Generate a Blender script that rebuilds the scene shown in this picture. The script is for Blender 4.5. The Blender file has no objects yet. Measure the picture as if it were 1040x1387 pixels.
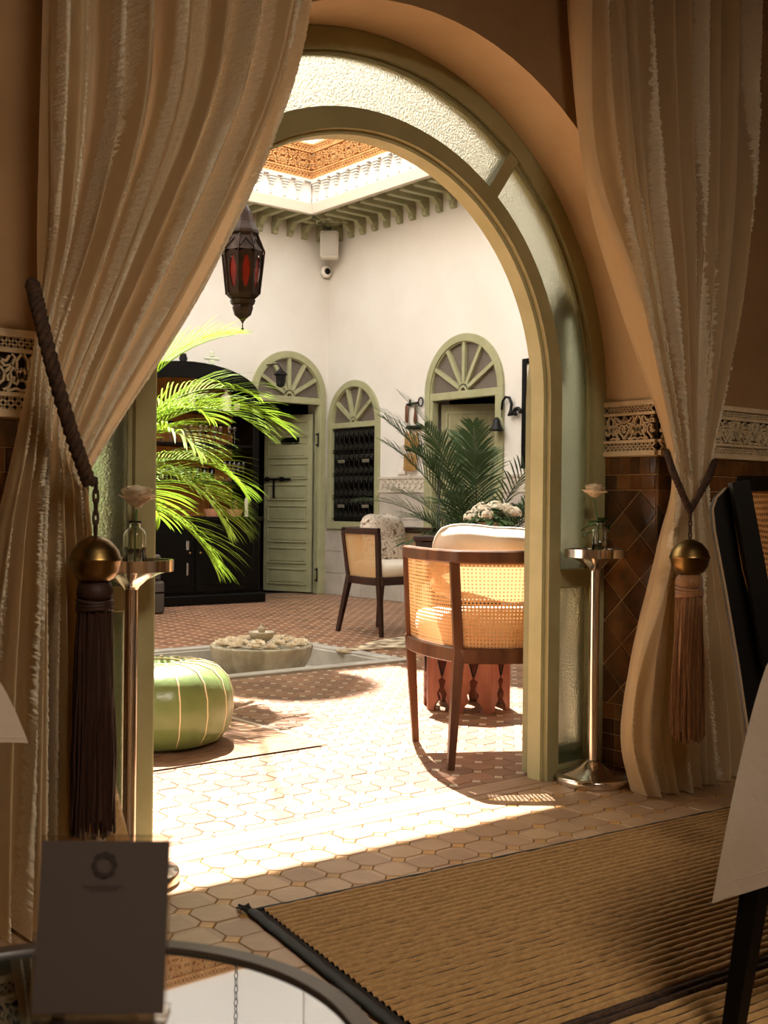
import bpy, math, random
import numpy as np
from mathutils import Vector, Matrix
from math import sin, cos, pi, radians, sqrt, atan2, exp
random.seed(7)
S = bpy.context.scene
COL = S.collection

# ------------------------------------------------------------------ camera, world, sun, exposure
FPX = 1560.0; PITCH, ROLL, YAW = [radians(a) for a in (-.26, .6, 39.0)]; CAMH = 1.0
_A = np.array([[cos(YAW), 0, sin(YAW)], [-sin(YAW), 0, cos(YAW)], [0, -1, 0]])
_R = np.array([[cos(ROLL), -sin(ROLL), 0], [sin(ROLL), cos(ROLL), 0], [0, 0, 1]]) @ np.array([[1, 0, 0], [0, cos(PITCH), sin(PITCH)], [0, -sin(PITCH), cos(PITCH)]])
_M = _R @ _A.T
cam = bpy.data.cameras.new('camera'); co = bpy.data.objects.new('camera', cam); COL.objects.link(co)
m = Matrix.Identity(4)
for i in range(3):
    m[i][0] = _M[0][i]; m[i][1] = -_M[1][i]; m[i][2] = -_M[2][i]
m[2][3] = CAMH
co.matrix_world = m
cam.sensor_fit = 'VERTICAL'; cam.sensor_height = 36; cam.sensor_width = 27
cam.lens = FPX / 1387 * 36
cam.clip_start = .02; cam.clip_end = 200
cam.dof.use_dof = True; cam.dof.focus_distance = 4.2; cam.dof.aperture_fstop = 9
S.camera = co

S.view_settings.view_transform = 'Standard'; S.view_settings.look = 'None'
S.view_settings.gamma = 1; S.view_settings.use_curve_mapping = False
S.view_settings.exposure = 0.7
w = bpy.data.worlds.new('sky'); S.world = w; w.use_nodes = True
wb = w.node_tree.nodes['Background']; wb.inputs[0].default_value = (.96, .98, 1.0, 1); wb.inputs[1].default_value = 2.75
sl = bpy.data.lights.new('sun', 'SUN'); sl.energy = 21; sl.angle = radians(.6); sl.color = (1, .95, .88)
so = bpy.data.objects.new('sun', sl); COL.objects.link(so)
SUN = Vector((.49, .87, 1.55)).normalized()
so.rotation_euler = SUN.to_track_quat('Z', 'Y').to_euler(); so.location = (0, 0, 15)
# added warm fill light, unseen behind the camera, brightens the dark dining room
rl = bpy.data.lights.new('room_fill_light', 'AREA'); rl.shape = 'DISK'; rl.size = 1.2; rl.energy = 78; rl.color = (1, .88, .72)
ro = bpy.data.objects.new('room_fill_light', rl); COL.objects.link(ro); ro.location = (.9, -1.0, 3.2)

# ------------------------------------------------------------------ helpers
def ray(x, y):
    return Vector(_M.T @ np.array([(x - 520) / FPX, (y - 693.5) / FPX, 1.]))
def at(x, y, Y):                       # point of the vertical plane Y = const
    r = ray(x, y); return Vector((0, 0, CAMH)) + r * (Y / r.y)
def fl(x, y, z=0):                     # point of the horizontal plane z
    r = ray(x, y); return Vector((0, 0, CAMH)) + r * ((z - CAMH) / r.z)
def atd(x, y, D):                      # point at depth D
    r = ray(x, y); return Vector((0, 0, CAMH)) + r * D

class MB:
    def __init__(s): s.v = []; s.f = []; s.mi = []; s.uv = []; s.hasuv = False
    def add(s, vs, fs, mi=0, uv=None):
        o = len(s.v); s.v += [tuple(v) for v in vs]
        for k, f in enumerate(fs):
            s.f.append([i + o for i in f]); s.mi.append(mi)
            if uv is not None:
                s.uv.append([uv[i] for i in f]); s.hasuv = True
            else: s.uv.append([(0, 0)] * len(f))
        return s
    def box(s, a, b, mi=0, bev=0, T=None):
        x0, y0, z0 = a; x1, y1, z1 = b
        if bev == 0:
            vs = [(x, y, z) for z in (z0, z1) for y in (y0, y1) for x in (x0, x1)]
            fs = [(0, 2, 3, 1), (4, 5, 7, 6), (0, 1, 5, 4), (1, 3, 7, 5), (3, 2, 6, 7), (2, 0, 4, 6)]
        else:
            e = min(bev, (x1 - x0) * .45, (y1 - y0) * .45, (z1 - z0) * .45); vs = []; fs = []
            X = (x0, x1); Y = (y0, y1); Z = (z0, z1); sg = (1, -1)
            idx = {}
            for i in (0, 1):
                for j in (0, 1):
                    for k in (0, 1):
                        for ax in range(3):
                            p = [X[i] + sg[i] * e, Y[j] + sg[j] * e, Z[k] + sg[k] * e]
                            p[ax] = (X[i], Y[j], Z[k])[ax]
                            idx[(i, j, k, ax)] = len(vs); vs.append(tuple(p))
            g = lambda i, j, k, ax: idx[(i, j, k, ax)]
            for i in (0, 1):
                f = [g(i, 0, 0, 0), g(i, 1, 0, 0), g(i, 1, 1, 0), g(i, 0, 1, 0)]; fs.append(f if i else f[::-1])
                f = [g(0, i, 0, 1), g(0, i, 1, 1), g(1, i, 1, 1), g(1, i, 0, 1)]; fs.append(f if i else f[::-1])
                f = [g(0, 0, i, 2), g(1, 0, i, 2), g(1, 1, i, 2), g(0, 1, i, 2)]; fs.append(f if i else f[::-1])
            for a_ in (0, 1):
                for b_ in (0, 1):
                    f = [g(0, a_, b_, 1), g(1, a_, b_, 1), g(1, a_, b_, 2), g(0, a_, b_, 2)]; fs.append(f if a_ != b_ else f[::-1])
                    f = [g(a_, 0, b_, 0), g(a_, 1, b_, 0), g(a_, 1, b_, 2), g(a_, 0, b_, 2)]; fs.append(f if a_ == b_ else f[::-1])
                    f = [g(a_, b_, 0, 0), g(a_, b_, 1, 0), g(a_, b_, 1, 1), g(a_, b_, 0, 1)]; fs.append(f if a_ != b_ else f[::-1])
                    for c_ in (0, 1):
                        f = [g(a_, b_, c_, 0), g(a_, b_, c_, 1), g(a_, b_, c_, 2)]; fs.append(f if (a_ + b_ + c_) % 2 else f[::-1])
        if T: vs = [T(*v) for v in vs]
        return s.add(vs, fs, mi)
    def prism(s, poly, d0, d1, T, mi=0, caps=True, close=True):
        """poly: 2D points (a,b); T(a,b,d) -> 3D"""
        n = len(poly); vs = [T(a, b, d0) for a, b in poly] + [T(a, b, d1) for a, b in poly]
        fs = [(i, (i + 1) % n, n + (i + 1) % n, n + i) for i in range(n if close else n - 1)]
        if caps: fs += [tuple(range(n))[::-1], tuple(range(n, 2 * n))]
        return s.add(vs, fs, mi)
    def lathe(s, prof, n=24, c=(0, 0, 0), mi=0, fn=None, cap=True):
        vs = []; fs = []
        for r, z in prof:
            for k in range(n):
                a = 2 * pi * k / n; rr = r * (fn(a, z) if fn else 1)
                vs.append((c[0] + rr * cos(a), c[1] + rr * sin(a), c[2] + z))
        m_ = len(prof)
        for j in range(m_ - 1):
            for k in range(n):
                fs.append((j * n + k, j * n + (k + 1) % n, (j + 1) * n + (k + 1) % n, (j + 1) * n + k))
        if cap:
            if prof[0][0] > 1e-4: fs.append(tuple(range(n))[::-1])
            if prof[-1][0] > 1e-4: fs.append(tuple((m_ - 1) * n + k for k in range(n)))
        return s.add(vs, fs, mi)
    def tube(s, pts, r, n=8, mi=0, cap=True, flat=1.0, up=None):
        P = [Vector(p) for p in pts]; N = len(P); vs = []; fs = []
        rr = r if hasattr(r, '__len__') else [r] * N
        u = Vector(up) if up else None; pu = None
        for i, p in enumerate(P):
            t = (P[min(i + 1, N - 1)] - P[max(i - 1, 0)])
            if t.length < 1e-9: t = Vector((0, 0, 1))
            t.normalize()
            if pu is None:
                a = u or (Vector((0, 0, 1)) if abs(t.z) < .9 else Vector((1, 0, 0)))
                x = t.cross(a).normalized()
            else:
                x = (pu - t * pu.dot(t)); x = x.normalized() if x.length > 1e-6 else t.orthogonal().normalized()
            pu = x; y = t.cross(x)
            for k in range(n):
                a = 2 * pi * k / n
                vs.append(p + x * (cos(a) * rr[i]) + y * (sin(a) * rr[i] * flat))
        for i in range(N - 1):
            for k in range(n):
                fs.append((i * n + k, i * n + (k + 1) % n, (i + 1) * n + (k + 1) % n, (i + 1) * n + k))
        if cap: fs += [tuple(range(n))[::-1], tuple((N - 1) * n + k for k in range(n))]
        return s.add(vs, fs, mi)
    def bar(s, p0, p1, w, t, up=(0, 0, 1), w2=None, t2=None, mi=0):
        """rectangular bar, w across, t along up"""
        p0 = Vector(p0); p1 = Vector(p1); d = (p1 - p0).normalized(); x = d.cross(Vector(up)).normalized(); y = x.cross(d)
        vs = []
        for p, ww, tt in ((p0, w, t), (p1, w2 or w, t2 or t)):
            for a, b in ((-1, -1), (1, -1), (1, 1), (-1, 1)): vs.append(p + x * a * ww / 2 + y * b * tt / 2)
        return s.add(vs, [(0, 3, 2, 1), (4, 5, 6, 7), (0, 1, 5, 4), (1, 2, 6, 5), (2, 3, 7, 6), (3, 0, 4, 7)], mi)
    def sweep(s, pts, secs, mi=0, closed=False, cap=True):
        """pts list of (center, xvec, yvec); secs: 2D section or list of sections"""
        vs = []; fs = []; n = len(secs)
        for p, x, y in pts:
            for a, b in secs: vs.append(Vector(p) + Vector(x) * a + Vector(y) * b)
        N = len(pts)
        for i in range(N if closed else N - 1):
            j = (i + 1) % N
            for k in range(n): fs.append((i * n + k, i * n + (k + 1) % n, j * n + (k + 1) % n, j * n + k))
        if cap and not closed: fs += [tuple(range(n))[::-1], tuple((N - 1) * n + k for k in range(n))]
        return s.add(vs, fs, mi)
    def grid(s, fn, nu, nv, mi=0, uvs=(1, 1)):
        vs = []; uv = []
        for j in range(nv + 1):
            for i in range(nu + 1):
                vs.append(fn(i / nu, j / nv)); uv.append((i / nu * uvs[0], j / nv * uvs[1]))
        fs = [(j * (nu + 1) + i, j * (nu + 1) + i + 1, (j + 1) * (nu + 1) + i + 1, (j + 1) * (nu + 1) + i) for j in range(nv) for i in range(nu)]
        return s.add(vs, fs, mi, uv)
    def mesh(s, name, mats, smooth=False):
        me = bpy.data.meshes.new(name); me.from_pydata(s.v, [], s.f)
        for mt in (mats if isinstance(mats, (list, tuple)) else [mats]): me.materials.append(mt)
        me.polygons.foreach_set('material_index', s.mi)
        if smooth: me.polygons.foreach_set('use_smooth', [True] * len(s.f))
        if s.hasuv:
            l = me.uv_layers.new(name='uv'); l.data.foreach_set('uv', [c for f in s.uv for p in f for c in p])
        me.update(); return me
    def build(s, name, mats, parent=None, smooth=False, loc=None, rotz=0, autos=None, kind=None):
        me = s.mesh(name, mats, smooth)
        if autos is not None and smooth: me.set_sharp_from_angle(angle=radians(autos))
        o = bpy.data.objects.new(name, me); COL.objects.link(o)
        if parent: o.parent = parent
        if loc is not None: o.location = loc
        if rotz: o.rotation_euler = (0, 0, rotz)
        if kind: o['kind'] = kind
        return o
def inst(name, me, parent=None, loc=(0, 0, 0), rot=None, scale=None, kind=None):
    o = bpy.data.objects.new(name, me); COL.objects.link(o); o.location = loc
    if parent: o.parent = parent
    if rot is not None: o.rotation_euler = rot
    if scale is not None: o.scale = scale
    return o
def tag(o, label, cat=None, group=None, kind=None):
    o['label'] = label
    if cat: o['category'] = cat
    if group: o['group'] = group
    if kind: o['kind'] = kind
    return o
def thing(name, label, cat, loc=(0, 0, 0), rotz=0, group=None, kind=None, tilt=None):
    o = bpy.data.objects.new(name, None); COL.objects.link(o); o.location = loc; o.rotation_euler = (0, 0, rotz) if tilt is None else tilt
    o.empty_display_size = .1
    return tag(o, label, cat, group, kind)
def copy_tree(o, parent=None):
    c = o.copy(); COL.objects.link(c); c.parent = parent
    for ch in o.children: copy_tree(ch, c)
    return c

def lin(c):
    if isinstance(c, str): c = tuple(int(c[i:i + 2], 16) / 255 for i in (0, 2, 4))
    return tuple((x / 12.92 if x <= .04045 else ((x + .055) / 1.055) ** 2.4) for x in c) + (1,)
def mat(name, c, rough=.6, metal=0, c2=None, ns=8, bump=0, bs=60, spec=.4, trans=0, emit=None, rnd=0, stretch=None, ior=1.45, alpha=1, sheen=0, detail=4, wave=None):
    m = bpy.data.materials.new(name); m.use_nodes = True; nt = m.node_tree; N = nt.nodes; L = nt.links
    b = N['Principled BSDF']; b.inputs['Base Color'].default_value = lin(c); b.inputs['Roughness'].default_value = rough
    b.inputs['Metallic'].default_value = metal; b.inputs['Specular IOR Level'].default_value = spec; b.inputs['IOR'].default_value = ior
    if trans: b.inputs['Transmission Weight'].default_value = trans
    if alpha < 1: b.inputs['Alpha'].default_value = alpha
    if sheen: b.inputs['Sheen Weight'].default_value = sheen
    if emit: b.inputs['Emission Color'].default_value = lin(c); b.inputs['Emission Strength'].default_value = emit
    tc = N.new('ShaderNodeTexCoord'); mp = N.new('ShaderNodeMapping'); L.new(tc.outputs['Object'], mp.inputs[0])
    if stretch: mp.inputs['Scale'].default_value = stretch
    col = None
    if c2 is not None:
        n = N.new('ShaderNodeTexNoise'); n.inputs['Scale'].default_value = ns; n.inputs['Detail'].default_value = detail; n.inputs['Roughness'].default_value = .6
        L.new(mp.outputs[0], n.inputs['Vector'])
        r = N.new('ShaderNodeMapRange'); r.inputs[1].default_value = .35; r.inputs[2].default_value = .65; L.new(n.outputs[0], r.inputs[0])
        mx = N.new('ShaderNodeMix'); mx.data_type = 'RGBA'; mx.inputs['A'].default_value = lin(c); mx.inputs['B'].default_value = lin(c2)
        L.new(r.outputs[0], mx.inputs['Factor']); col = mx.outputs['Result']
    if rnd:
        oi = N.new('ShaderNodeObjectInfo'); hs = N.new('ShaderNodeHueSaturation')
        r2 = N.new('ShaderNodeMapRange'); r2.inputs[3].default_value = 1 - rnd; r2.inputs[4].default_value = 1 + rnd; L.new(oi.outputs['Random'], r2.inputs[0])
        L.new(r2.outputs[0], hs.inputs['Value'])
        if col: L.new(col, hs.inputs['Color'])
        else: hs.inputs['Color'].default_value = lin(c)
        col = hs.outputs[0]
    if col: L.new(col, b.inputs['Base Color'])
    if bump:
        n2 = N.new('ShaderNodeTexNoise'); n2.inputs['Scale'].default_value = bs; n2.inputs['Detail'].default_value = 3
        L.new(mp.outputs[0], n2.inputs['Vector'])
        bp = N.new('ShaderNodeBump'); bp.inputs['Strength'].default_value = min(1, bump); bp.inputs['Distance'].default_value = .004 * max(1, bump)
        L.new(n2.outputs[0], bp.inputs['Height']); L.new(bp.outputs[0], b.inputs['Normal'])
    return m
def glassy(name, tint, rough=.0, bump=0, bs=30, voronoi=False, mixt=.5):
    """thin pane glass: transmission through a rippled slab"""
    m = bpy.data.materials.new(name); m.use_nodes = True; nt = m.node_tree; N = nt.nodes; L = nt.links
    b = N['Principled BSDF']; b.inputs['Base Color'].default_value = lin(tint); b.inputs['Roughness'].default_value = rough
    b.inputs['Transmission Weight'].default_value = 1; b.inputs['IOR'].default_value = 1.45
    if bump:
        tc = N.new('ShaderNodeTexCoord')
        n = N.new('ShaderNodeTexVoronoi'); n.feature = 'SMOOTH_F1'; n.inputs['Scale'].default_value = bs; L.new(tc.outputs['Object'], n.inputs['Vector'])
        bp = N.new('ShaderNodeBump'); bp.inputs['Strength'].default_value = bump; bp.inputs['Distance'].default_value = .01
        L.new(n.outputs['Distance'], bp.inputs['Height']); L.new(bp.outputs[0], b.inputs['Normal'])
    return m
def tilemat(name, c, c2, pitch, rough=.5, var=.18, bump=.4, off=(0, 0, 0)):
    """colour drifts from piece to piece: a white-noise value per lattice cell of the surface"""
    m = mat(name, c, rough, bump=bump, bs=45); nt = m.node_tree; N = nt.nodes; L = nt.links; b = N['Principled BSDF']
    g = N.new('ShaderNodeNewGeometry')
    ad = N.new('ShaderNodeVectorMath'); ad.operation = 'ADD'; ad.inputs[1].default_value = off; L.new(g.outputs['Position'], ad.inputs[0])
    sn = N.new('ShaderNodeVectorMath'); sn.operation = 'SNAP'; sn.inputs[1].default_value = (pitch, pitch, pitch); L.new(ad.outputs[0], sn.inputs[0])
    wn = N.new('ShaderNodeTexWhiteNoise'); wn.noise_dimensions = '3D'; L.new(sn.outputs[0], wn.inputs['Vector'])
    n = N.new('ShaderNodeTexNoise'); n.inputs['Scale'].default_value = 9; n.inputs['Detail'].default_value = 6; L.new(g.outputs['Position'], n.inputs['Vector'])
    ma = N.new('ShaderNodeMath'); ma.operation = 'ADD'; L.new(wn.outputs['Value'], ma.inputs[0]); L.new(n.outputs[0], ma.inputs[1])
    mr = N.new('ShaderNodeMapRange'); mr.inputs[1].default_value = .3; mr.inputs[2].default_value = 1.3; L.new(ma.outputs[0], mr.inputs[0])
    mx = N.new('ShaderNodeMix'); mx.data_type = 'RGBA'; mx.inputs['A'].default_value = lin(c); mx.inputs['B'].default_value = lin(c2)
    L.new(mr.outputs[0], mx.inputs['Factor']); L.new(mx.outputs['Result'], b.inputs['Base Color'])
    return m
def cloth(name, c, c2=None, trans=.35, ns=30, bump=.3, bs=300, stretch=None, rough=.9):
    m = mat(name, c, rough, c2=c2, ns=ns, bump=bump, bs=bs, spec=.1, stretch=stretch); nt = m.node_tree; N = nt.nodes; L = nt.links
    b = N['Principled BSDF']; out = N['Material Output']
    t = N.new('ShaderNodeBsdfTranslucent'); t.inputs[0].default_value = lin(c)
    mx = N.new('ShaderNodeMixShader'); mx.inputs[0].default_value = trans
    L.new(b.outputs[0], mx.inputs[1]); L.new(t.outputs[0], mx.inputs[2]); L.new(mx.outputs[0], out.inputs[0])
    return m

M = dict(
 plaster=mat('tan_plaster', '9c7a54', .85, c2='8c6b47', ns=2.5, bump=.5, bs=25),
 white=mat('white_plaster', 'ddd8cf', .9, c2='d7d0c5', ns=1.5, bump=.3, bs=20),
 grout=mat('grout', '7d6248', .95, bump=.5, bs=80),
 cgrout=mat('court_grout', '8a6d55', .95),
 green=mat('sage_paint', 'a2a07c', .5, c2='979570', ns=6, bump=.25, bs=40, rnd=.03),
 greenD=mat('olive_paint', '8b8765', .5, c2='7e7a58', ns=6, bump=.2, bs=40),
 marble=mat('marble', 'bdb6ab', .35, c2='9f978c', ns=5, detail=8),
 darkwood=mat('dark_wood', '2a1711', .35, c2='3a2118', ns=10, stretch=(1, 1, .2)),
 wood=mat('warm_wood', '6c452c', .38, c2='4c2d1b', ns=14, stretch=(1, 1, .15), bump=.1, bs=60),
 redwood=mat('red_wood', '87503c', .5, c2='693626', ns=14, stretch=(1, 1, .2)),
 black=mat('black_lacquer', '050403', .4, spec=.2), iron=mat('black_iron', '14110f', .5, metal=.3),
 chrome=mat('chrome', 'd8cfc4', .16, metal=1, bump=0), brass=mat('aged_brass', '8c7142', .33, metal=1, c2='6e5632', ns=12, bump=.1),
 glass=mat('clear_glass', 'f4f6f2', .03, trans=1, ior=1.45),
 cushion=mat('cream_fabric', 'e9ddcb', .9, bump=.2, bs=200, sheen=.2),
 white_fl=mat('white_petal', 'f3ead8', .7, c2='e6d9c0', ns=40),
 leaf=mat('leaf_green', '4f6b34', .5, c2='3c5428', ns=20, rnd=.1),
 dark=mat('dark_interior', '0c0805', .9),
)
# ------------------------------------------------------------------ generic wall with arch holes
def arch_wall(T, s0, s1, z0, z1, holes, depth, n=24):
    """T(s,d,z); holes: (sa, sb, sill, spring, rise_radius or None)"""
    mb = MB(); xs = s0
    def quad(a, b, c, d): return (a, b, c, d)
    def blk(sa, sb, za, zb):
        for d in (0, depth):
            mb.add([T(sa, d, za), T(sb, d, za), T(sb, d, zb), T(sa, d, zb)], [(0, 1, 2, 3) if d == 0 else (3, 2, 1, 0)])
    for (a, b, sill, spr) in sorted(holes):
        blk(xs, a, z0, z1); xs = b
        if sill > z0:
            blk(a, b, z0, sill); mb.add([T(a, 0, sill), T(b, 0, sill), T(b, depth, sill), T(a, depth, sill)], [(0, 1, 2, 3)])
        R = (b - a) / 2; c = (a + b) / 2
        P = [(c - R * cos(pi * k / n), spr + R * sin(pi * k / n)) for k in range(n + 1)]
        for k in range(n):
            (p, q), (p2, q2) = P[k], P[k + 1]
            for d in (0, depth):
                f = [T(p, d, q), T(p2, d, q2), T(p2, d, z1), T(p, d, z1)]; mb.add(f, [(0, 1, 2, 3) if d == 0 else (3, 2, 1, 0)])
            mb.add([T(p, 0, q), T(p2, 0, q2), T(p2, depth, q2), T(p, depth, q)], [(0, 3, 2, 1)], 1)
        for s_ in (a, b):
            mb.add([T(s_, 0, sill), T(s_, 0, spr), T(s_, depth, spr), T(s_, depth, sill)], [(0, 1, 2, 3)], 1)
    blk(xs, s1, z0, z1)
    for (sa, sb, za, zb, da, db) in ((s0, s0, z0, z1, 0, depth), (s1, s1, z0, z1, 0, depth)):
        mb.add([T(sa, 0, za), T(sa, depth, za), T(sa, depth, zb), T(sa, 0, zb)], [(0, 1, 2, 3)])
    mb.add([T(s0, 0, z1), T(s1, 0, z1), T(s1, depth, z1), T(s0, depth, z1)], [(0, 1, 2, 3)])
    return mb
def clip(poly, a0, a1, b0, b1):
    def cut(P, ax, v, sgn):
        out = []
        for i in range(len(P)):
            p, q = P[i], P[(i + 1) % len(P)]; dp = (p[ax] - v) * sgn; dq = (q[ax] - v) * sgn
            if dp >= 0: out.append(p)
            if dp * dq < 0:
                t = dp / (dp - dq); out.append((p[0] + (q[0] - p[0]) * t, p[1] + (q[1] - p[1]) * t))
        return out
    for ax, v, sg in ((0, a0, 1), (0, a1, -1), (1, b0, 1), (1, b1, -1)):
        if not poly: return []
        poly = cut(poly, ax, v, sg)
    return poly
def area(P): return abs(sum(P[i][0] * P[(i + 1) % len(P)][1] - P[(i + 1) % len(P)][0] * P[i][1] for i in range(len(P)))) / 2
def piece(mb, poly, T, h, bev=.003, mi=0):
    """tile: polygon raised by h with a small bevel. T(a,b,d)"""
    n = len(poly); cx = sum(p[0] for p in poly) / n; cy = sum(p[1] for p in poly) / n
    def ins(p, e):
        d = sqrt((p[0] - cx) ** 2 + (p[1] - cy) ** 2) or 1; k = max(0, 1 - e / d); return (cx + (p[0] - cx) * k, cy + (p[1] - cy) * k)
    vs = [T(*p, 0) for p in poly] + [T(*p, h * .6) for p in poly] + [T(*ins(p, bev), h) for p in poly]
    fs = []
    for k in (0, 1):
        for i in range(n): fs.append((k * n + i, k * n + (i + 1) % n, (k + 1) * n + (i + 1) % n, (k + 1) * n + i))
    fs.append(tuple(2 * n + i for i in range(n)))
    return mb.add(vs, fs, mi)

# ------------------------------------------------------------------ setting: main wall with the great arch
CX, CZ = 2.32, 1.40; RO = 1.11; YW, YF, YB = 2.65, 2.89, 2.98
XL, XR = CX - RO, CX + RO
wall = arch_wall(lambda s, d, z: (s, YW + d, z), -2.6, 6.2, 0, 3.6, [(XL, XR, 0, CZ)], YB - YW, 40).build('wall_front', [M['plaster'], mat('lit_reveal_plaster', 'd0b48c', .85, c2='c4a67c', ns=3, bump=.4, bs=25)], smooth=True, autos=40)  # light bounced onto the arch reveal is put into its lighter plaster colour
tag(wall, 'tan plastered wall pierced by the large round arch', 'wall', kind='structure')
ZT = {'a': mat('zellige_brown', '6b4320', .18, c2='3f2a14', ns=7, bump=.5, bs=14, rnd=.45, spec=.6)}
def dado(parent, T, a0, a1, name='glazed_tile'):
    """T(a,z,d) a along wall"""
    def put(poly, h=.006):
        p = clip(poly, a0, a1, 0, 1.2)
        if len(p) >= 3 and area(p) > 2e-5:
            mb = MB(); piece(mb, p, T, h, .0025); mb.build(name, ZT['a'], parent)
    k = math.floor(a0 / .047); g = .0015
    while k * .047 < a1:
        a = k * .047; put([(a + g, 1.13 + g), (a + .047 - g, 1.13 + g), (a + .047 - g, 1.195), (a + g, 1.195)]); k += 1
    k = math.floor(a0 / .059)
    while k * .059 < a1:
        a = k * .059
        for z0, z1 in ((1.072, 1.13), (.205, .262), (.146, .205), (.088, .146), (.029, .088), (0.0, .029)):
            put([(a + g, z0 + g), (a + .059 - g, z0 + g), (a + .059 - g, z1 - g), (a + g, z1 - g)])
        k += 1
    H = .0825; dh = H - .0022
    for i in range(int(a0 / H) - 2, int(a1 / H) + 3):
        for j in range(0, 12):
            if (i + j) % 2: continue
            a = i * H; z = 1.07 - H * j
            if z < .2: continue
            p = clip([(a - dh, z), (a, z - dh), (a + dh, z), (a, z + dh)], a0, a1, .2635, 1.0705)
            if len(p) >= 3 and area(p) > 5e-5:
                mb = MB(); piece(mb, p, T, .006, .0025); mb.build(name, ZT['a'], parent)
def groutplane(T, a0, a1, z0, z1, m_, name, parent, d=.002):
    MB().add([T(a0, z0, d), T(a1, z0, d), T(a1, z1, d), T(a0, z1, d)], [(0, 1, 2, 3)]).build(name, m_, parent)
M['zgrout'] = mat('tile_grout', 'b08e62', .9)
M['stucco'] = mat('carved_stucco', 'd9c4a0', .8, c2='c9b18a', ns=10, bump=.3, bs=50)
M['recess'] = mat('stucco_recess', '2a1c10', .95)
def ribbon(mb, pts, w, h, T, mi=0):
    n = len(pts); L_ = []; 
    for i in range(n):
        p = pts[i]; q = pts[min(i + 1, n - 1)]; r = pts[max(i - 1, 0)]
        tx, ty = q[0] - r[0], q[1] - r[1]; l = sqrt(tx * tx + ty * ty) or 1; nx, ny = -ty / l, tx / l
        ww = w[i] if hasattr(w, '__len__') else w
        L_.append([T(p[0] - nx * ww / 2, p[1] - ny * ww / 2, .002), T(p[0] - nx * ww / 2, p[1] - ny * ww / 2, h), T(p[0] + nx * ww / 2, p[1] + ny * ww / 2, h), T(p[0] + nx * ww / 2, p[1] + ny * ww / 2, .002)])
    vs = [v for l in L_ for v in l]; fs = []
    for i in range(n - 1):
        for k in range(3): fs.append((i * 4 + k, i * 4 + k + 1, i * 4 + 5 + k, i * 4 + 4 + k))
    mb.add(vs, fs, mi)
def arc(cx, cy, r, a0, a1, n=10, ry=None): return [(cx + r * cos(radians(a0 + (a1 - a0) * k / n)), cy + (ry or r) * sin(radians(a0 + (a1 - a0) * k / n))) for k in range(n + 1)]
def frieze(T, a0, a1, z0, z1, parent, matS, matR, U=.13, name='carved_panel', h=.014):
    H = z1 - z0; mb = MB()
    def R(p, w, hh=h): ribbon(mb, [(min(max(x, a0), a1), z) for x, z in p], w, hh, T)
    e = .055 * H
    for za, zb in ((z0, z0 + 1.6 * e), (z1 - 1.6 * e, z1), (z0 + H * .235, z0 + H * .285), (z0 + H * .735, z0 + H * .785)):
        mb.prism([(a0, za), (a1, za), (a1, zb), (a0, zb)], .001, h * 1.15, T)
    for zb, zt in ((z0 + 1.6 * e, z0 + H * .235), (z0 + H * .785, z1 - 1.6 * e)):
        hh = zt - zb; st = hh * .62; k = math.floor(a0 / st) - 1
        while k * st < a1:
            a = k * st
            for q in ((a, zb, a + hh, zt), (a + hh, zb, a, zt)):
                if q[0] >= a0 and q[2] >= a0 and q[0] <= a1 and q[2] <= a1: R([(q[0], q[1]), (q[2], q[3])], .0048, h * .7)
            k += 1
    zb, zt = z0 + H * .285, z0 + H * .735; hh = zt - zb; u = U / 2
    k = math.floor(a0 / U)
    while k * U < a1 + U:
        c = k * U + u
        for s in (-1, 1):
            def P(L_): return [(c + s * x * u, zb + y * hh) for x, y in L_]
            seg = [P([(0, .04), (.12, .18), (.3, .3), (.34, .48), (.2, .62), (.04, .58), (.06, .46), (.18, .46)]),
                   P([(0, .97), (.12, .82), (.4, .78), (.52, .92)]), P([(.05, .9), (.34, .66), (.62, .7), (.72, .88), (.6, .97)]),
                   P([(.3, .04), (.5, .12), (.62, .32), (.55, .5), (.44, .4), (.5, .28)]), P([(.42, .02), (.78, .1), (1, .04)]),
                   P([(.95, .98), (.78, .8), (.8, .55), (.9, .35), (.78, .2), (.66, .26), (.7, .4)]), P([(.55, .5), (.66, .62), (.8, .55)]),
                   P([(1, .3), (.9, .35), (.86, .48), (1, .62)]), P([(0, .3), (.1, .35), (.0, .42)]), P([(.34, .48), (.45, .56), (.62, .7)]), P([(0, .72), (.12, .68), (.1, .8), (0, .84)])]
            for sg in seg:
                if all(a0 - .002 <= x <= a1 + .002 for x, _ in sg): R(sg, .0062)
        k += 1
    o = mb.build(name, matS, parent)
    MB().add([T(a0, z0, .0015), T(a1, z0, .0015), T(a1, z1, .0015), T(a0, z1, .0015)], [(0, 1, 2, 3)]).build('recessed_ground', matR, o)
    return o
TR = lambda a, z, d: (XR - d, a, z)          # right reveal, faces -X
TL = lambda a, z, d: (XL + d, a, z)
TM = lambda a, z, d: (a, YW - d, z)          # face of the wall towards the room
for T_, a0, a1 in ((TR, YW, YF), (TL, YW, YF), (TM, XR, 4.55), (TM, .72, XL)):
    groutplane(T_, a0, a1, 0, 1.2, M['zgrout'], 'tile_bed', wall)
    dado(wall, T_, a0 + .001, a1 - .001)
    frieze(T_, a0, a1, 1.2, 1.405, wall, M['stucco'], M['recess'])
# far ends of the dado out of sight: plain dark band
for a0, a1 in ((4.55, 6.2), (-2.6, .72)):
    MB().box((a0, YW - .008, 0), (a1, YW, 1.2)).build('plain_dado', ZT['a'], wall)
    frieze(TM, max(a0, -.3), min(a1, 5.2), 1.2, 1.405, wall, M['stucco'], M['recess'])
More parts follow.
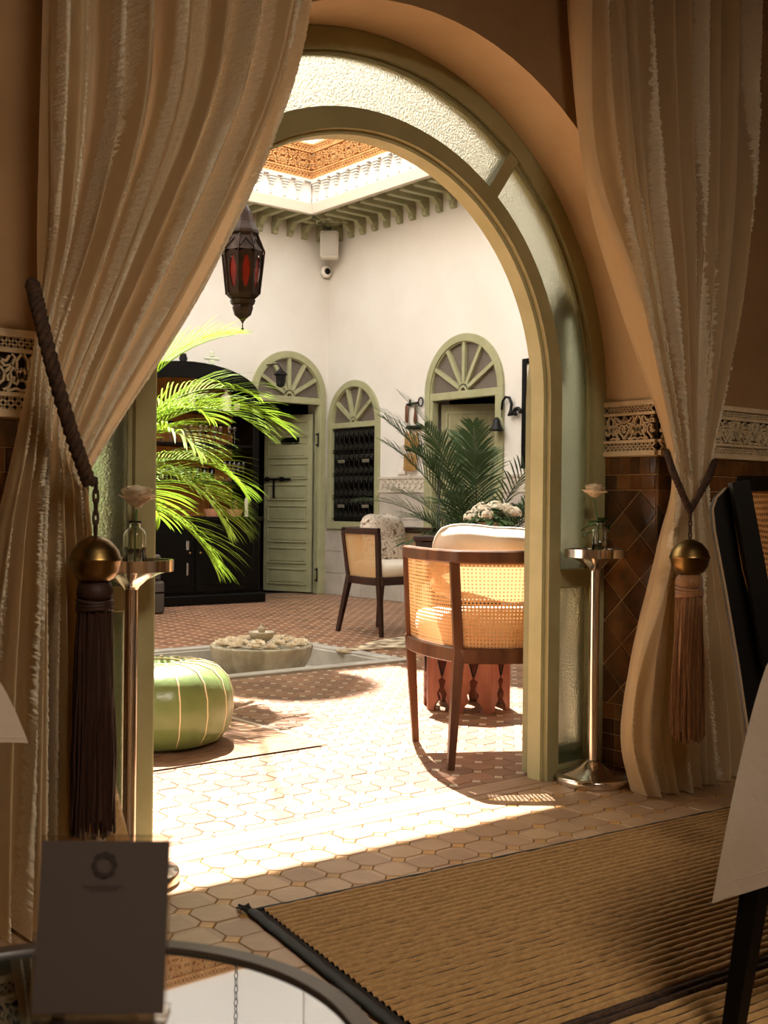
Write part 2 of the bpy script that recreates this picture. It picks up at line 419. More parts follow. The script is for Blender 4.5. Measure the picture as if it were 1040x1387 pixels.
# room shell
def slab(name, a, b, m_, label, kind='structure'):
    o = MB().box(a, b).build(name, m_); tag(o, label, None, kind=kind); return o
M['ceil'] = mat('room_ceiling', '6d5137', .9)
slab('wall_left', (-2.7, -2.6, 0), (-2.6, YB, 3.6), M['plaster'], 'tan plaster wall at the left end of the dining room')['category'] = 'wall'
slab('wall_right', (6.2, -2.6, 0), (6.3, YB, 3.6), M['plaster'], 'tan plaster wall at the right end of the dining room')['category'] = 'wall'
slab('wall_back', (-2.6, -2.7, 0), (6.2, -2.6, 3.6), M['plaster'], 'tan plaster wall behind the viewer')['category'] = 'wall'
slab('ceiling', (-2.6, -2.6, 3.6), (6.2, YB, 3.7), M['ceil'], 'dark ceiling of the dining room')['category'] = 'ceiling'

# ------------------------------------------------------------------ floors
floor = MB().box((-2.6, -2.6, -.2), (6.2, 2.84, -.005)).build('floor', M['grout']); tag(floor, 'dining room floor of large terracotta octagons with small ochre squares', 'floor', kind='structure')
TT = tilemat('terracotta_octagon', '8d6c50', 'ad8b68', .115, .42, off=(.0, .05, 0))
TD = mat('ochre_square', '96683a', .4, c2='b58a4a', ns=6, rnd=.25)
def octa(p, q, g):
    """octagon with pitch p, dot half-diagonal q, joint g"""
    h = p / 2 - g; k = p / 2 - q - g * .4
    return [(h, -k), (h, k), (k, h), (-k, h), (-h, k), (-h, -k), (-k, -h), (k, -h)]
def dia(q, g): r = q - g; return [(r, 0), (0, r), (-r, 0), (0, -r)]
TF = lambda a, b, d: (a, b, d - .005)
P1 = .1145
om = MB(); piece(om, octa(P1, .026, .0012), TF, .007, .0025); om = om.mesh('octagon_tile', TT)
dm = MB(); piece(dm, dia(.026, .0012), TF, .0065, .002); dm = dm.mesh('square_tile', TD)
rest = MB()
for i in range(-12, 36):
    for j in range(-30, 3):
        x, y = 1.745 + P1 * i, 2.727 + P1 * j - P1
        if x > 5.4 or y > 2.84 - .01: continue
        for kind_, xx, yy in (('d', x, y), ('o', x + P1 / 2, y + P1 / 2)):
            if yy > 2.79 or xx < .3 or (yy > YW - .02 and (xx < XL + .05 or xx > XR - .05)): continue
            rug = xx > 1.62 and yy < 2.2 - .05 * (xx - 1.5)
            vis = (1.0 < xx < 3.7 and yy > 1.55 and not rug)
            z = random.uniform(-.0012, .0008); r_ = (random.uniform(-.008, .008), random.uniform(-.008, .008), 0)
            if vis: inst('octagon_tile' if kind_ == 'o' else 'square_tile', om if kind_ == 'o' else dm, floor, (xx, yy, z), r_)
            elif yy > .2 and not rug:
                piece(rest, [(xx + a, yy + b) for a, b in (octa(P1, .026, .0012) if kind_ == 'o' else dia(.026, .0012))], TF, .006, .0025, 0 if kind_ == 'o' else 1)
for i in range(-12, 36):
    x = 1.745 + P1 * i; p = clip([(x + a, 2.8415 + b) for a, b in dia(.026, .0012)], XL if x > 1 else -3, XR, 2.5, 2.8405)
    if len(p) > 2 and XL < x < XR: piece(rest, p, TF, .006, .002, 1)
rest.build('tile_field', [TT, TD], floor, kind='stuff')
# threshold slabs of the arch
M['thr'] = mat('threshold_stone', 'a98b70', .45, c2='94745a', ns=8, bump=.2)
th = MB().box((XL, 2.842, -.2), (XR, 3.0, -.006)).build('trim_1', M['thr']); tag(th, 'pinkish stone threshold under the arched frame', 'threshold', kind='structure')
for y0, y1, n in ((2.845, 2.889, 3), (2.893, 2.998, 2)):
    for k in range(n):
        a = XL + (XR - XL) * k / n; b = XL + (XR - XL) * (k + 1) / n
        MB().box((a + .001, y0, -.006), (b - .001, y1, .002), bev=.002).build('stone_slab', M['thr'], th)

# courtyard floor, with the square basin cut out
CXA, CXB, CYB = -.6, 7.78, 10.65
PX0, PX1, PY0, PY1 = 3.44, 4.86, 5.70, 7.08
cf = MB()
for a, b in (((CXA, 3.0), (PX0, CYB)), ((PX1, 3.0), (CXB, CYB)), ((PX0, 3.0), (PX1, PY0)), ((PX0, PY1), (PX1, CYB))):
    cf.box((a[0], a[1], -.3), (b[0] + (.4 if b[0] == CXB else 0), b[1] + (.4 if b[1] == CYB else 0), -.005))
cf = cf.build('floor', M['cgrout']); tag(cf, 'courtyard floor of terracotta octagons dotted with small white squares', 'floor', kind='structure')
TC = tilemat('court_octagon', '6b4b37', '93694d', .1125, .4)
TW = mat('white_dot_tile', 'cdbca4', .35, c2='b8a68e', ns=5)
P2 = .1125
om2 = MB(); piece(om2, octa(P2, .024, .001), TF, .007, .0025); om2 = om2.mesh('octagon_tile', TC)
dm2 = MB(); piece(dm2, dia(.024, .0015), TF, .0068, .002); dm2 = dm2.mesh('white_tile', TW)
cells = []
i = 0
for i in range(-20, 54):
    for j in range(0, 68):
        for k, xx, yy in (('d', 1.903 + P2 * i, 3.047 + P2 * j), ('o', 1.903 + P2 * (i + .5), 3.047 + P2 * (j + .5))):
            if xx < CXA + .05 or xx > CXB - .03 or yy > CYB - .03: continue
            if PX0 - .03 < xx < PX1 + .03 and PY0 - .03 < yy < PY1 + .03: continue
            D = .629 * xx + .777 * yy; lat = (.777 * xx - .629 * yy) / D * FPX + 520
            cells.append((D if 190 < lat < 745 else 99 + D, k, xx, yy))
cells.sort(); rest = MB()
for i in range(-20, 54):
    x = 1.903 + P2 * (i + .5)
    if CXA < x < CXB - .05:
        p = clip([(x + a, 2.9908 + b) for a, b in octa(P2, .024, .001)], CXA, CXB, 3.001, 4); piece(rest, p, TF, .0065, .002, 0); cnt = {'o': 0, 'd': 0}
for D, k, xx, yy in cells:
    if cnt[k] < 300 and D < 99:
        cnt[k] += 1; inst('octagon_tile' if k == 'o' else 'white_tile', om2 if k == 'o' else dm2, cf, (xx, yy, random.uniform(-.001, .0006)), (random.uniform(-.006, .006), random.uniform(-.006, .006), 0))
    else: piece(rest, [(xx + a, yy + b) for a, b in (octa(P2, .024, .001) if k == 'o' else dia(.024, .0015))], TF, .0068, .0025, 0 if k == 'o' else 1)
rest.build('tile_field', [TC, TW], cf, kind='stuff')
# basin
pool = MB().box((PX0, PY0, -.3), (PX1, PY1, -.13)).build('trim_2', M['marble']); tag(pool, 'grey marble square sunken basin in the courtyard floor', 'basin', kind='structure')
rw = .1
for a, b in (((PX0, PY0), (PX1, PY0 + rw)), ((PX0, PY1 - rw), (PX1, PY1)), ((PX0, PY0 + rw), (PX0 + rw, PY1 - rw)), ((PX1 - rw, PY0 + rw), (PX1, PY1 - rw))):
    MB().box((a[0] + .001, a[1] + .001, -.3), (b[0] - .001, b[1] - .001, .012), bev=.004).build('marble_kerb', M['marble'], pool)
for a, b in (((PX0 + rw, PY0 + rw), (PX1 - rw, PY0 + rw + .03)), ((PX0 + rw, PY1 - rw - .03), (PX1 - rw, PY1 - rw)), ((PX0 + rw, PY0 + rw), (PX0 + rw + .03, PY1 - rw)), ((PX1 - rw - .03, PY0 + rw), (PX1 - rw, PY1 - rw))):
    MB().box((a[0], a[1], -.13), (b[0], b[1], -.004), bev=.002).build('inner_ledge', M['marble'], pool)

# ------------------------------------------------------------------ courtyard walls
TE = lambda s, d, z: (CXB + d, s, z)
TN = lambda s, d, z: (s, CYB + d, z)
WIN = (9.68, 10.61); D2 = (7.80, 8.93); D1 = (6.74, 7.74)
e = .02
we = arch_wall(TE, 2.98, CYB + .3, -.05, 4.3, [(WIN[0] + e, WIN[1] - e, .76, 1.935), (D2[0] + e, D2[1] - e, -.05, 2.155)], .3).build('wall_east', [M['white'], M['white']]); tag(we, 'white courtyard wall with the arched door and the grille window', 'wall', kind='structure')
wn = arch_wall(TN, CXA, CXB, -.05, 4.3, [(D1[0] + e, D1[1] - e, -.05, 2.22)], .3).build('wall_north', [M['white'], M['white']]); tag(wn, 'white courtyard wall behind the black cabinet', 'wall', kind='structure')
slab('wall_west', (CXA - .2, 3.0, 0), (CXA, CYB, 4.3), M['white'], 'white courtyard wall on the far left, out of view')['category'] = 'wall'
slab('wall_south', (-.6, YB + .0, 3.6), (CXB, YB + .2, 4.3), M['white'], 'white courtyard wall above the great arch')['category'] = 'wall'
ws = MB(); ws.box((6.2, YB, 0), (CXB, YB + .2, 3.6)); ws.build('wall_south', M['white'])
tag(bpy.data.objects['wall_south.001'], 'white courtyard wall right of the great arch, outside', 'wall', kind='structure')
# stone dado on the east wall and a strip of the north wall
M['stone'] = mat('grey_stone_tile', 'b9b0a3', .5, c2='a89e90', ns=4, rnd=.06)
M['bord'] = mat('relief_border', 'c9bfae', .6, c2='bdb2a0', ns=8)
TEd = lambda a, z, d: (CXB - d, a, z)
TNd = lambda a, z, d: (a, CYB - d, z)
for T_, rng in ((TEd, ((3.3, D2[0]), (D2[1], WIN[0]), (WIN[0], WIN[1] + .04))), (TNd, ((D1[1], CXB), (CXA, 4.9)))):
    for a0, a1 in rng:
        top = .74 if (T_ is TEd and a0 == WIN[0]) else 1.15
        n = max(1, round((a1 - a0) / .32)); rows = 4 if top > 1 else 3
        for r_ in range(rows):
            for k in range(n):
                p = (a1 - a0) / n; z0 = top / rows * r_; z1 = top / rows * (r_ + 1)
                mb = MB(); piece(mb, [(a0 + p * k + .002, z0 + .002), (a0 + p * (k + 1) - .002, z0 + .002), (a0 + p * (k + 1) - .002, z1 - .002), (a0 + p * k + .002, z1 - .002)], T_, .012, .003); mb.build('stone_tile', M['stone'], we if T_ is TEd else wn)
        if top > 1:
            mb = MB()
            for za, zb in ((1.152, 1.175), (1.295, 1.32)): mb.prism([(a0, za), (a1, za), (a1, zb), (a0, zb)], 0, .022, T_)
            mb.prism([(a0, 1.17), (a1, 1.17), (a1, 1.3), (a0, 1.3)], 0, .01, T_)
            k = 0
            while a0 + k * .09 + .1 < a1:
                a = a0 + k * .09
                ribbon(mb, [(a, 1.18), (a + .045, 1.235), (a + .09, 1.29)], .014, .02, T_); ribbon(mb, [(a + .09, 1.18), (a + .045, 1.235), (a, 1.29)], .014, .02, T_)
                ribbon(mb, arc(a + .045, 1.235, .018, 0, 360, 10), .006, .022, T_); k += 1
            mb.build('border_moulding', M['bord'], we if T_ is TEd else wn)
# dark rooms behind the openings
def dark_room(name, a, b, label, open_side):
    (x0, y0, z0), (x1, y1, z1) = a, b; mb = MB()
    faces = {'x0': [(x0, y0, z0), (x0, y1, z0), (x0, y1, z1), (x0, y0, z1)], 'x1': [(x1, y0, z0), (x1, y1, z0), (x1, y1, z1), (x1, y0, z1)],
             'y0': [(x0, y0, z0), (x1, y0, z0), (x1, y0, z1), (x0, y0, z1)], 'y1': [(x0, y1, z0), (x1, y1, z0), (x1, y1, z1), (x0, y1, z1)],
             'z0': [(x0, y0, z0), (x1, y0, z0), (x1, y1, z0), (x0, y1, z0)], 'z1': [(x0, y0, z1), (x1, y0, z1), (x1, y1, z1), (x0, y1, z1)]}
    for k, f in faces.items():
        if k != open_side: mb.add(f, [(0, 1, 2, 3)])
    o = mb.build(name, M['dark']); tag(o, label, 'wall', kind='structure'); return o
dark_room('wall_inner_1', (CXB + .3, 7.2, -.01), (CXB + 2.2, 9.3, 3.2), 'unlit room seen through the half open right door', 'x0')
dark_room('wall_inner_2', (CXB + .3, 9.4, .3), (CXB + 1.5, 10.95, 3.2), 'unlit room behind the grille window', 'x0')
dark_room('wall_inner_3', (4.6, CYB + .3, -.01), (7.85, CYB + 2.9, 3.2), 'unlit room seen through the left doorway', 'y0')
for k, (px, py) in enumerate(((361, 601), (374, 602))):
    p = at(px, py, CYB + 2.0)
    o = MB().lathe([(.03, 0), (.05, .02), (.045, .05), (.02, .07)], 12).build('wall_lamp', mat('lamp_glow' + str(k), 'e08a50', .5, emit=3.0), loc=p, smooth=True)
    tag(o, ('left' if k == 0 else 'right') + ' one of two small glowing lamps inside the dark doorway', 'lamp', 'lamps in the dark doorway')

# ------------------------------------------------------------------ arched joinery
M['pane'] = mat('dim_frosted_pane', '6f655a', .35, c2='5c5248', ns=60, spec=.5, bump=.3, bs=120)
def arched_unit(root, half, spring, z0, nsp, transom, fw=.075, hub=.07, ext=None):
    """root local: x along wall, y into wall, z up. ring, posts, transom, spokes, panes"""
    T = lambda a, b, d: (a, d, b)
    R = half; r = half - fw; n = 32
    poly = [(R * cos(pi * k / n), spring + R * sin(pi * k / n)) for k in range(n + 1)] + [(r * cos(pi * k / n), spring + r * sin(pi * k / n)) for k in range(n, -1, -1)]
    mb = MB()
    for k in range(n):
        a, b = pi * k / n, pi * (k + 1) / n
        q = [(R * cos(a), spring + R * sin(a)), (R * cos(b), spring + R * sin(b)), (r * cos(b), spring + r * sin(b)), (r * cos(a), spring + r * sin(a))]
        mb.prism(q, -.03, .04, T, caps=True)
        q2 = [(r * cos(a), spring + r * sin(a)), (r * cos(b), spring + r * sin(b)), ((r - .012) * cos(b), spring + (r - .012) * sin(b)), ((r - .012) * cos(a), spring + (r - .012) * sin(a))]
        mb.prism(q2, -.012, .04, T, caps=True)
    mb.build('arch_frame', M['green'], root)
    for s in (-1, 1):
        MB().box((min(s * R, s * r), -.03, z0), (max(s * R, s * r), .04, spring), bev=.004).build('frame_post', M['green'], root)
    MB().box((-r, -.022, spring - transom), (r, .05, spring), bev=.004).build('transom', M['green'], root)
    for k in range(1, nsp + 1):
        a = pi * k / (nsp + 1)
        MB().bar((hub * .8 * cos(a), -.002, spring + hub * .8 * sin(a)), ((r) * cos(a), -.002, spring + (r) * sin(a)), .04, .036, up=(0, 1, 0)).build('spoke', M['green'], root)
    mb = MB(); 
    for k in range(10):
        a, b = pi * k / 10, pi * (k + 1) / 10
        mb.prism([(hub * cos(a), spring + hub * sin(a)), (hub * cos(b), spring + hub * sin(b)), (hub * .45 * cos(b), spring + hub * .45 * sin(b)), (hub * .45 * cos(a), spring + hub * .45 * sin(a))], -.02, .03, T)
    mb.build('fan_hub', M['green'], root)
    for k in range(nsp + 1):
        a0, a1 = pi * k / (nsp + 1), pi * (k + 1) / (nsp + 1); P = [(.03 * cos((a0 + a1) / 2), spring + .03 * sin((a0 + a1) / 2))] + [(r * cos(a0 + (a1 - a0) * q / 6), spring + r * sin(a0 + (a1 - a0) * q / 6)) for q in range(7)]
        mb = MB(); mb.prism(P, .018, .024, T); mb.build('glass_pane', M['pane'], root)
def panelled_leaf(root, name, w_, h_, hinge, ang, rows, plank=False, thick=.04, holder=None):
    """leaf hinged at local point; returns leaf object with panels"""
    me = MB().box((0, -thick / 2, 0), (w_, thick / 2, h_), bev=.004)
    o = me.build(name, M['greenD'] if plank else M['green'], root, loc=hinge); o.rotation_euler = (0, 0, ang)
    ph = (h_ - .1) / rows
    for r_ in range(rows):
        z0 = .08 + ph * r_; z1 = z0 + ph - .055
        for s in (-1, 1):
            mb = MB(); yy = s * thick / 2
            fr = [((.055, z0), (w_ - .055, z0 + .018)), ((.055, z1 - .018), (w_ - .055, z1)), ((.055, z0), (.073, z1)), ((w_ - .073, z0), (w_ - .055, z1))]
            for a, b in fr: mb.box((a[0], min(yy, yy + s * .012), a[1]), (b[0], max(yy, yy + s * .012), b[1]), bev=.003)
            mb.box((.085, min(yy, yy + s * .006), z0 + .03), (w_ - .085, max(yy, yy + s * .006), z1 - .03), bev=.004)
            mb.build('raised_panel', M['green'], o)
    return o
# door 1 (north wall)
d1 = thing('door_1', 'sage green arched double door left of the corner, one narrow panelled leaf open', 'door', (7.24, CYB, 0), 0, kind='structure')
arched_unit(d1, .50, 2.22, 0, 5, .075)
MB().box((.40, -.02, 0), (.43, .06, 2.14), bev=.003).build('inner_post', M['green'], d1)
leaf1 = panelled_leaf(d1, 'door_leaf', .66, 2.04, (.41, .10, .01), radians(112), 8)
sg = MB().box((.17, .02, 1.70), (.42, .032, 1.78), bev=.003).build('name_plate', M['black'], leaf1)
sg2 = MB(); sg2.box((.21, .032, 1.736), (.38, .0335, 1.744)); sg2.build('engraved_line', mat('plate_engraving', '55493c', .5), leaf1) if False else None
b_ = MB(); b_.box((.28, .02, 1.285), (.66, .05, 1.31), bev=.004); b_.box((.50, .02, 1.08), (.525, .045, 1.3), bev=.003); b_.box((.38, .02, 1.27), (.42, .06, 1.325), bev=.004); b_.box((.58, .02, 1.27), (.62, .06, 1.325), bev=.004)
b_.build('iron_bolt', M['iron'], leaf1)
for z in (.22, 1.75):
    h_ = MB(); h_.tube([(.39, -.03, z - .08), (.39, -.03, z + .08)], .009, 8); h_.box((.36, -.034, z - .07), (.385, -.024, z - .05)); h_.box((.36, -.034, z + .05), (.385, -.024, z + .07)); h_.build('hinge', M['iron'], d1)
# door 2 (east wall)
RE = -pi / 2
d2 = thing('door_2', 'sage green arched door behind the feathery potted palm, leaf ajar', 'door', (CXB, (D2[0] + D2[1]) / 2, 0), RE, kind='structure')
arched_unit(d2, .565, 2.155, 0, 5, .075)
for s in (-1, 1): MB().box((s * .47 - .02, -.02, 0), (s * .47 + .02, .06, 2.08), bev=.003).build('inner_post', M['green'], d2)
leaf2 = panelled_leaf(d2, 'door_leaf', .72, 2.04, (-.44, .10, .01), radians(28), 4, plank=True)
for k in range(5): MB().box((.10 + k * .105, -.027, .12), (.10 + k * .105 + .1, -.02, 1.95), bev=.003).build('plank', M['greenD'], leaf2)
# window 1
w1 = thing('window_1', 'small sage green arched window with a black iron grille in the corner', 'window', (CXB, (WIN[0] + WIN[1]) / 2, 0), RE, kind='structure')
arched_unit(w1, .465, 1.935, .74, 4, .06, fw=.07, hub=.06)
MB().box((-.40, -.03, .74), (.40, .04, .83), bev=.004).build('window_sill', M['green'], w1)
M['curtainlace'] = mat('dim_lace', '4a4438', .9)
MB().box((-.395, .03, .83), (.395, .036, 1.87)).build('dark_glass', M['black'], w1)
gr = MB()
for k in range(9):
    x = -.36 + .09 * k; gr.tube([(x, .0, .84), (x, .0, 1.865)], .006, 6)
for z in (.86, 1.09, 1.12, 1.34, 1.37, 1.6, 1.63, 1.85): gr.tube([(-.39, .0, z), (.39, .0, z)], .006, 6)
gr.build('iron_grille', M['iron'], w1)
sc = MB()
for k in range(8):
    x = -.315 + .09 * k
    for z in (.98, 1.23, 1.48, 1.74):
        for s in (-1, 1):
            sc.tube([(x + s * (.034 - .026 * t) * cos(t * 7), -.004, z + s * (.1 - .05 * t) * (1 if t < .1 else 1) - s * .03 * sin(t * 7)) for t in [q / 12 for q in range(13)]], .0045, 5)
sc.build('scrollwork', mat('scroll_iron', '3a3830', .5, metal=.3), w1)
for z in (1.0, 1.5):
    for x in (-.22, .22): MB().box((x - .06, -.014, z - .015), (x + .06, -.006, z + .02), bev=.003).build('latch_plate', mat('dull_plate', '6d6656', .5), w1) if z == 1.0 or True else None

# ------------------------------------------------------------------ gallery round the courtyard opening
OXA, OXB, OYA, OYB = .3, 7.13, 4.95, 10.08; ZG = 4.12
M['fascia'] = mat('fascia_plaster', 'cdc2ae', .8)
gal = MB()
gal.box((CXA, OYB + .03, 4.22), (CXB, CYB + .3, 4.3)); gal.box((OXB + .03, YB, 4.22), (CXB + .3, OYB + .03, 4.3)); gal.box((CXA, YB, 4.22), (OXA - .03, OYB + .03, 4.3)); gal.box((OXA - .03, YB, 4.22), (OXB + .03, OYA - .03, 4.3))
gal = gal.build('ceiling', M['greenD']); tag(gal, 'green boarded underside of the courtyard gallery', 'ceiling', kind='structure')
fa = MB(); t_ = .06
fa.box((OXA - t_, OYB, ZG), (OXB + t_, OYB + t_, 4.235), bev=.006); fa.box((OXB, OYA, ZG), (OXB + t_, OYB, 4.235), bev=.006); fa.box((OXA - t_, OYA, ZG), (OXA, OYB, 4.235), bev=.006); fa.box((OXA - t_, OYA - t_, ZG), (OXB + t_, OYA, 4.235), bev=.006)
fa = fa.build('trim_3', M['fascia']); tag(fa, 'pale fascia board edging the open roof', 'fascia', kind='structure')
def beam(T, name='beam'):
    mb = MB()
    mb.box((-.035, 0, 4.10), (.035, .58, 4.2), T=lambda x, y, z: T(x, y, z - .0))
    return mb
bmesh_ = MB().box((-.032, .0, 4.12), (.032, .53, 4.218), bev=.006)
prof = [(0, 3.99), (.04, 3.99), (.055, 4.02), (.05, 4.05), (.075, 4.06), (.10, 4.09), (.13, 4.12), (0, 4.12)]
bmesh_.prism(prof, -.032, .032, lambda a, b, d: (d, a, b))
bme = bmesh_.mesh('beam', M['green'])
for k in range(34):
    x = 7.62 - .2 * k
    if x < .4: break
    inst('beam', bme, gal, (x, CYB, 0), (0, 0, pi))
for k in range(36):
    y = 10.42 - .21 * k
    if y < 3.3: break
    inst('beam', bme, gal, (CXB, y, 0), (0, 0, pi / 2))
mb = MB(); mb.bar((CXB, CYB, 4.17), (OXB + .02, OYB + .02, 4.17), .06, .1); mb.build('corner_beam', M['green'], gal)
# upper walls
ZU = 8.1
up = MB()
for a, b in (((OXA, OYB + .02), (OXB, OYB + .3)), ((OXB + .02, OYA), (OXB + .3, OYB + .3)), ((OXA - .3, OYA), (OXA - .02, OYB + .3)), ((OXA - .3, OYA - .3), (OXB + .3, OYA - .02))):
    up.box((a[0], a[1], 4.23), (b[0], b[1], ZU if b[1] > OYA + .1 else 6.0))
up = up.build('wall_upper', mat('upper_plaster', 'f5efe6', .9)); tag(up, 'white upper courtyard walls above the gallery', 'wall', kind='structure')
M['ostucco'] = mat('ochre_stucco', 'd9a469', .8, c2='c98f55', ns=8)
M['orecess'] = mat('ochre_recess', '8f5c33', .9)
for T_, a0, a1 in ((lambda a, z, d: (a, OYB + .02 - d, z), 4.0, OXB), (lambda a, z, d: (OXB + .02 - d, a, z), 6.2, OYB)):
    base = MB()
    fr = MB(); z0, z1 = 4.475, 4.86
    def R_(p, w, h=.03): ribbon(fr, p, w, h, T_)
    for za, zb in ((z0, z0 + .02), (z0 + .08, z0 + .095), (z1 - .095, z1 - .08), (z1 - .02, z1)): fr.prism([(a0, za), (a1, za), (a1, zb), (a0, zb)], 0, .035, T_)
    k = 0
    while a1 - (k + 1) * .26 >= a0 - .01:
        a = a1 - (k + 1) * .26; c = a + .13; zc = (z0 + z1) / 2
        for s in (-1, 1):
            for t in (-1, 1):
                for x0, y0, x1, y1 in ((0, .085, .13, .0), (.03, .0, .13, .07), (0, .03, .05, .085), (.07, .085, .13, .03), (0, .015, .08, .05)):
                    R_([(c + s * x0, zc + t * y0), (c + s * x1, zc + t * y1)], .014)
        R_(arc(c, zc, .055, 0, 360, 12), .012)
        for q in range(6):
            aa = a + q * .0433
            R_([(aa, z0 + .02), (aa + .0433, z0 + .08)], .01); R_([(aa + .0433, z0 + .02), (aa, z0 + .08)], .01)
            R_([(aa, z1 - .08), (aa + .0433, z1 - .02)], .01); R_([(aa + .0433, z1 - .08), (aa, z1 - .02)], .01)
        k += 1
    o = fr.build('carved_panel', M['ostucco'], up)
    mb = MB(); mb.add([T_(a0, z0, .004), T_(a1, z0, .004), T_(a1, z1, .004), T_(a0, z1, .004)], [(0, 1, 2, 3)]); mb.build('recessed_ground', M['orecess'], o)
    mb = MB(); mb.prism([(a0, 4.45), (a1, 4.45), (a1, 4.475), (a0, 4.475)], 0, .05, T_); mb.build('ledge', M['white'], up)
    k = 0
    while a0 + .17 * k + .1 < a1:
        c = a0 + .17 * k + .06; mb = MB()
        for q, (wd, hh, dd) in enumerate(((.05, .025, .06), (.042, .025, .05), (.032, .025, .04), (.024, .03, .032), (.016, .09, .022))):
            zt = 4.45 - sum((.025, .025, .025, .03, .09)[:q]); mb.prism([(c - wd, zt - hh), (c + wd, zt - hh), (c + wd, zt - .006), (c - wd, zt - .006)], 0, dd, T_)
        mb.build('corbel', M['white'], up); k += 1

# ------------------------------------------------------------------ great arched glazed frame
df = thing('door_3', 'large round-headed sage green glazed frame filling the great arch', 'door', (CX, YF, 0), kind='structure')
M['rip'] = glassy('rippled_glass', 'e8efe2', .32, bump=.28, bs=150)
M['frG'] = mat('frame_green', 'a19a70', .45, c2='948c62', ns=5, bump=.25, bs=30)
M['bead'] = mat('lit_bead', 'bdb78c', .45, c2='b0aa7e', ns=6)  # frame paint made paler: daylight on the inner edge put into the colour
TFm = lambda a, b, d: (a, d, b)
cz = CZ
def ring_pts(R, th0, th1, n): return [(R * cos(th0 + (th1 - th0) * k / n), cz + R * sin(th0 + (th1 - th0) * k / n)) for k in range(n + 1)]
def ring(R0, R1, d0, d1, name, m_, parent, a0=0, a1=pi, n=48, post=True, foot=0):
    mb = MB(); o_ = ring_pts(R1, a0, a1, n); i_ = ring_pts(R0, a0, a1, n)
    sec = []
    if post and a0 == 0: o_ = [(R1, foot)] + o_; i_ = [(R0, foot)] + i_
    if post and a1 == pi: o_ = o_ + [(-R1, foot)]; i_ = i_ + [(-R0, foot)]
    vs = []; fs = []
    for p, q in zip(o_, i_): vs += [TFm(*p, d0), TFm(*q, d0), TFm(*q, d1), TFm(*p, d1)]
    N_ = len(o_)
    for k in range(N_ - 1):
        for j in range(4): fs.append((k * 4 + j, (k + 1) * 4 + j, (k + 1) * 4 + (j + 1) % 4, k * 4 + (j + 1) % 4))
    fs += [(0, 1, 2, 3), tuple((N_ - 1) * 4 + j for j in (3, 2, 1, 0))]
    mb.add(vs, fs); return mb.build(name, m_, parent, smooth=True, autos=30)
ring(1.04, 1.108, 0, .08, 'outer_frame', M['frG'], df)
ring(1.028, 1.04, .02, .05, 'glazing_bead', M['frG'], df)
ring(.80, .86, 0, .075, 'inner_frame', M['frG'], df)
ring(.86, .872, .02, .05, 'glazing_bead', M['frG'], df)
ring(.785, .80, .022, .085, 'inner_bead', M['bead'], df)
for a in (54.5, 125.5):
    a = radians(a); MB().bar((.86 * cos(a), .035, cz + .86 * sin(a)), (1.04 * cos(a), .035, cz + 1.04 * sin(a)), .05, .06, up=(0, 1, 0)).build('glazing_bar', M['frG'], df)
for s in (-1, 1):
    x0, x1 = sorted((s * .86, s * 1.04))
    MB().box((x0, .004, .705), (x1, .07, .775), bev=.004).build('rail', M['frG'], df)
    MB().box((x0, .004, .0), (x1, .07, .05), bev=.004).build('rail', M['frG'], df)
    MB().box((x0, .03, .05), (x1, .036, .705)).build('glass_pane', M['rip'], df)
def ringpane(a0, a1, post):
    ring(.86, 1.04, .03, .036, 'glass_pane', M['rip'], df, a0, a1, 20, post, foot=.775)
ringpane(0, radians(54.5), True); ringpane(radians(54.5), radians(125.5), False); ringpane(radians(125.5), pi, True)
# folded door leaf against the outer face of the wall
def leaf_side(sg):
    n = 14; A = [(0, .01)] + [(0, cz * q / 4) for q in range(1, 5)] + [(.77 - .77 * cos(t), cz + .76 * sin(t)) for t in [pi / 2 * k / n for k in range(1, n + 1)]] + [(.77, cz * q / 4) for q in range(4, 0, -1)] + [(.77, .01)]
    c_ = (.385, 1.05)
    B = [(min(max(a, .075), .695), min(max(b, .10), 9)) for a, b in A]
    B = [(a if b <= cz else .77 - (.77 - a) * .88 if a < .69 else a, b if b <= cz else cz + (b - cz) * .9) for a, b in B]
    T = lambda a, b, d: (sg * (.812 + a), .093 + d, b)
    mb = MB(); m_ = len(A)
    for k in range(m_):
        q = (k + 1) % m_; mb.prism([A[k], A[q], B[q], B[k]], 0, .045, T)
    lf = mb.build('folded_leaf', M['green'], df)
    MB().prism(B, .018, .024, T).build('glass_pane', M['rip'], lf)
    MB().box((min(sg * .88, sg * 1.51), .095, .70), (max(sg * .88, sg * 1.51), .136, .78), bev=.004).build('rail', M['green'], lf)
leaf_side(1); leaf_side(-1)
for z in (.08, .22, 1.24, 1.30):
    MB().tube([(.802, .088, z), (.802, .088, z + .05)], .008, 8).build('hinge', M['brass'], df)

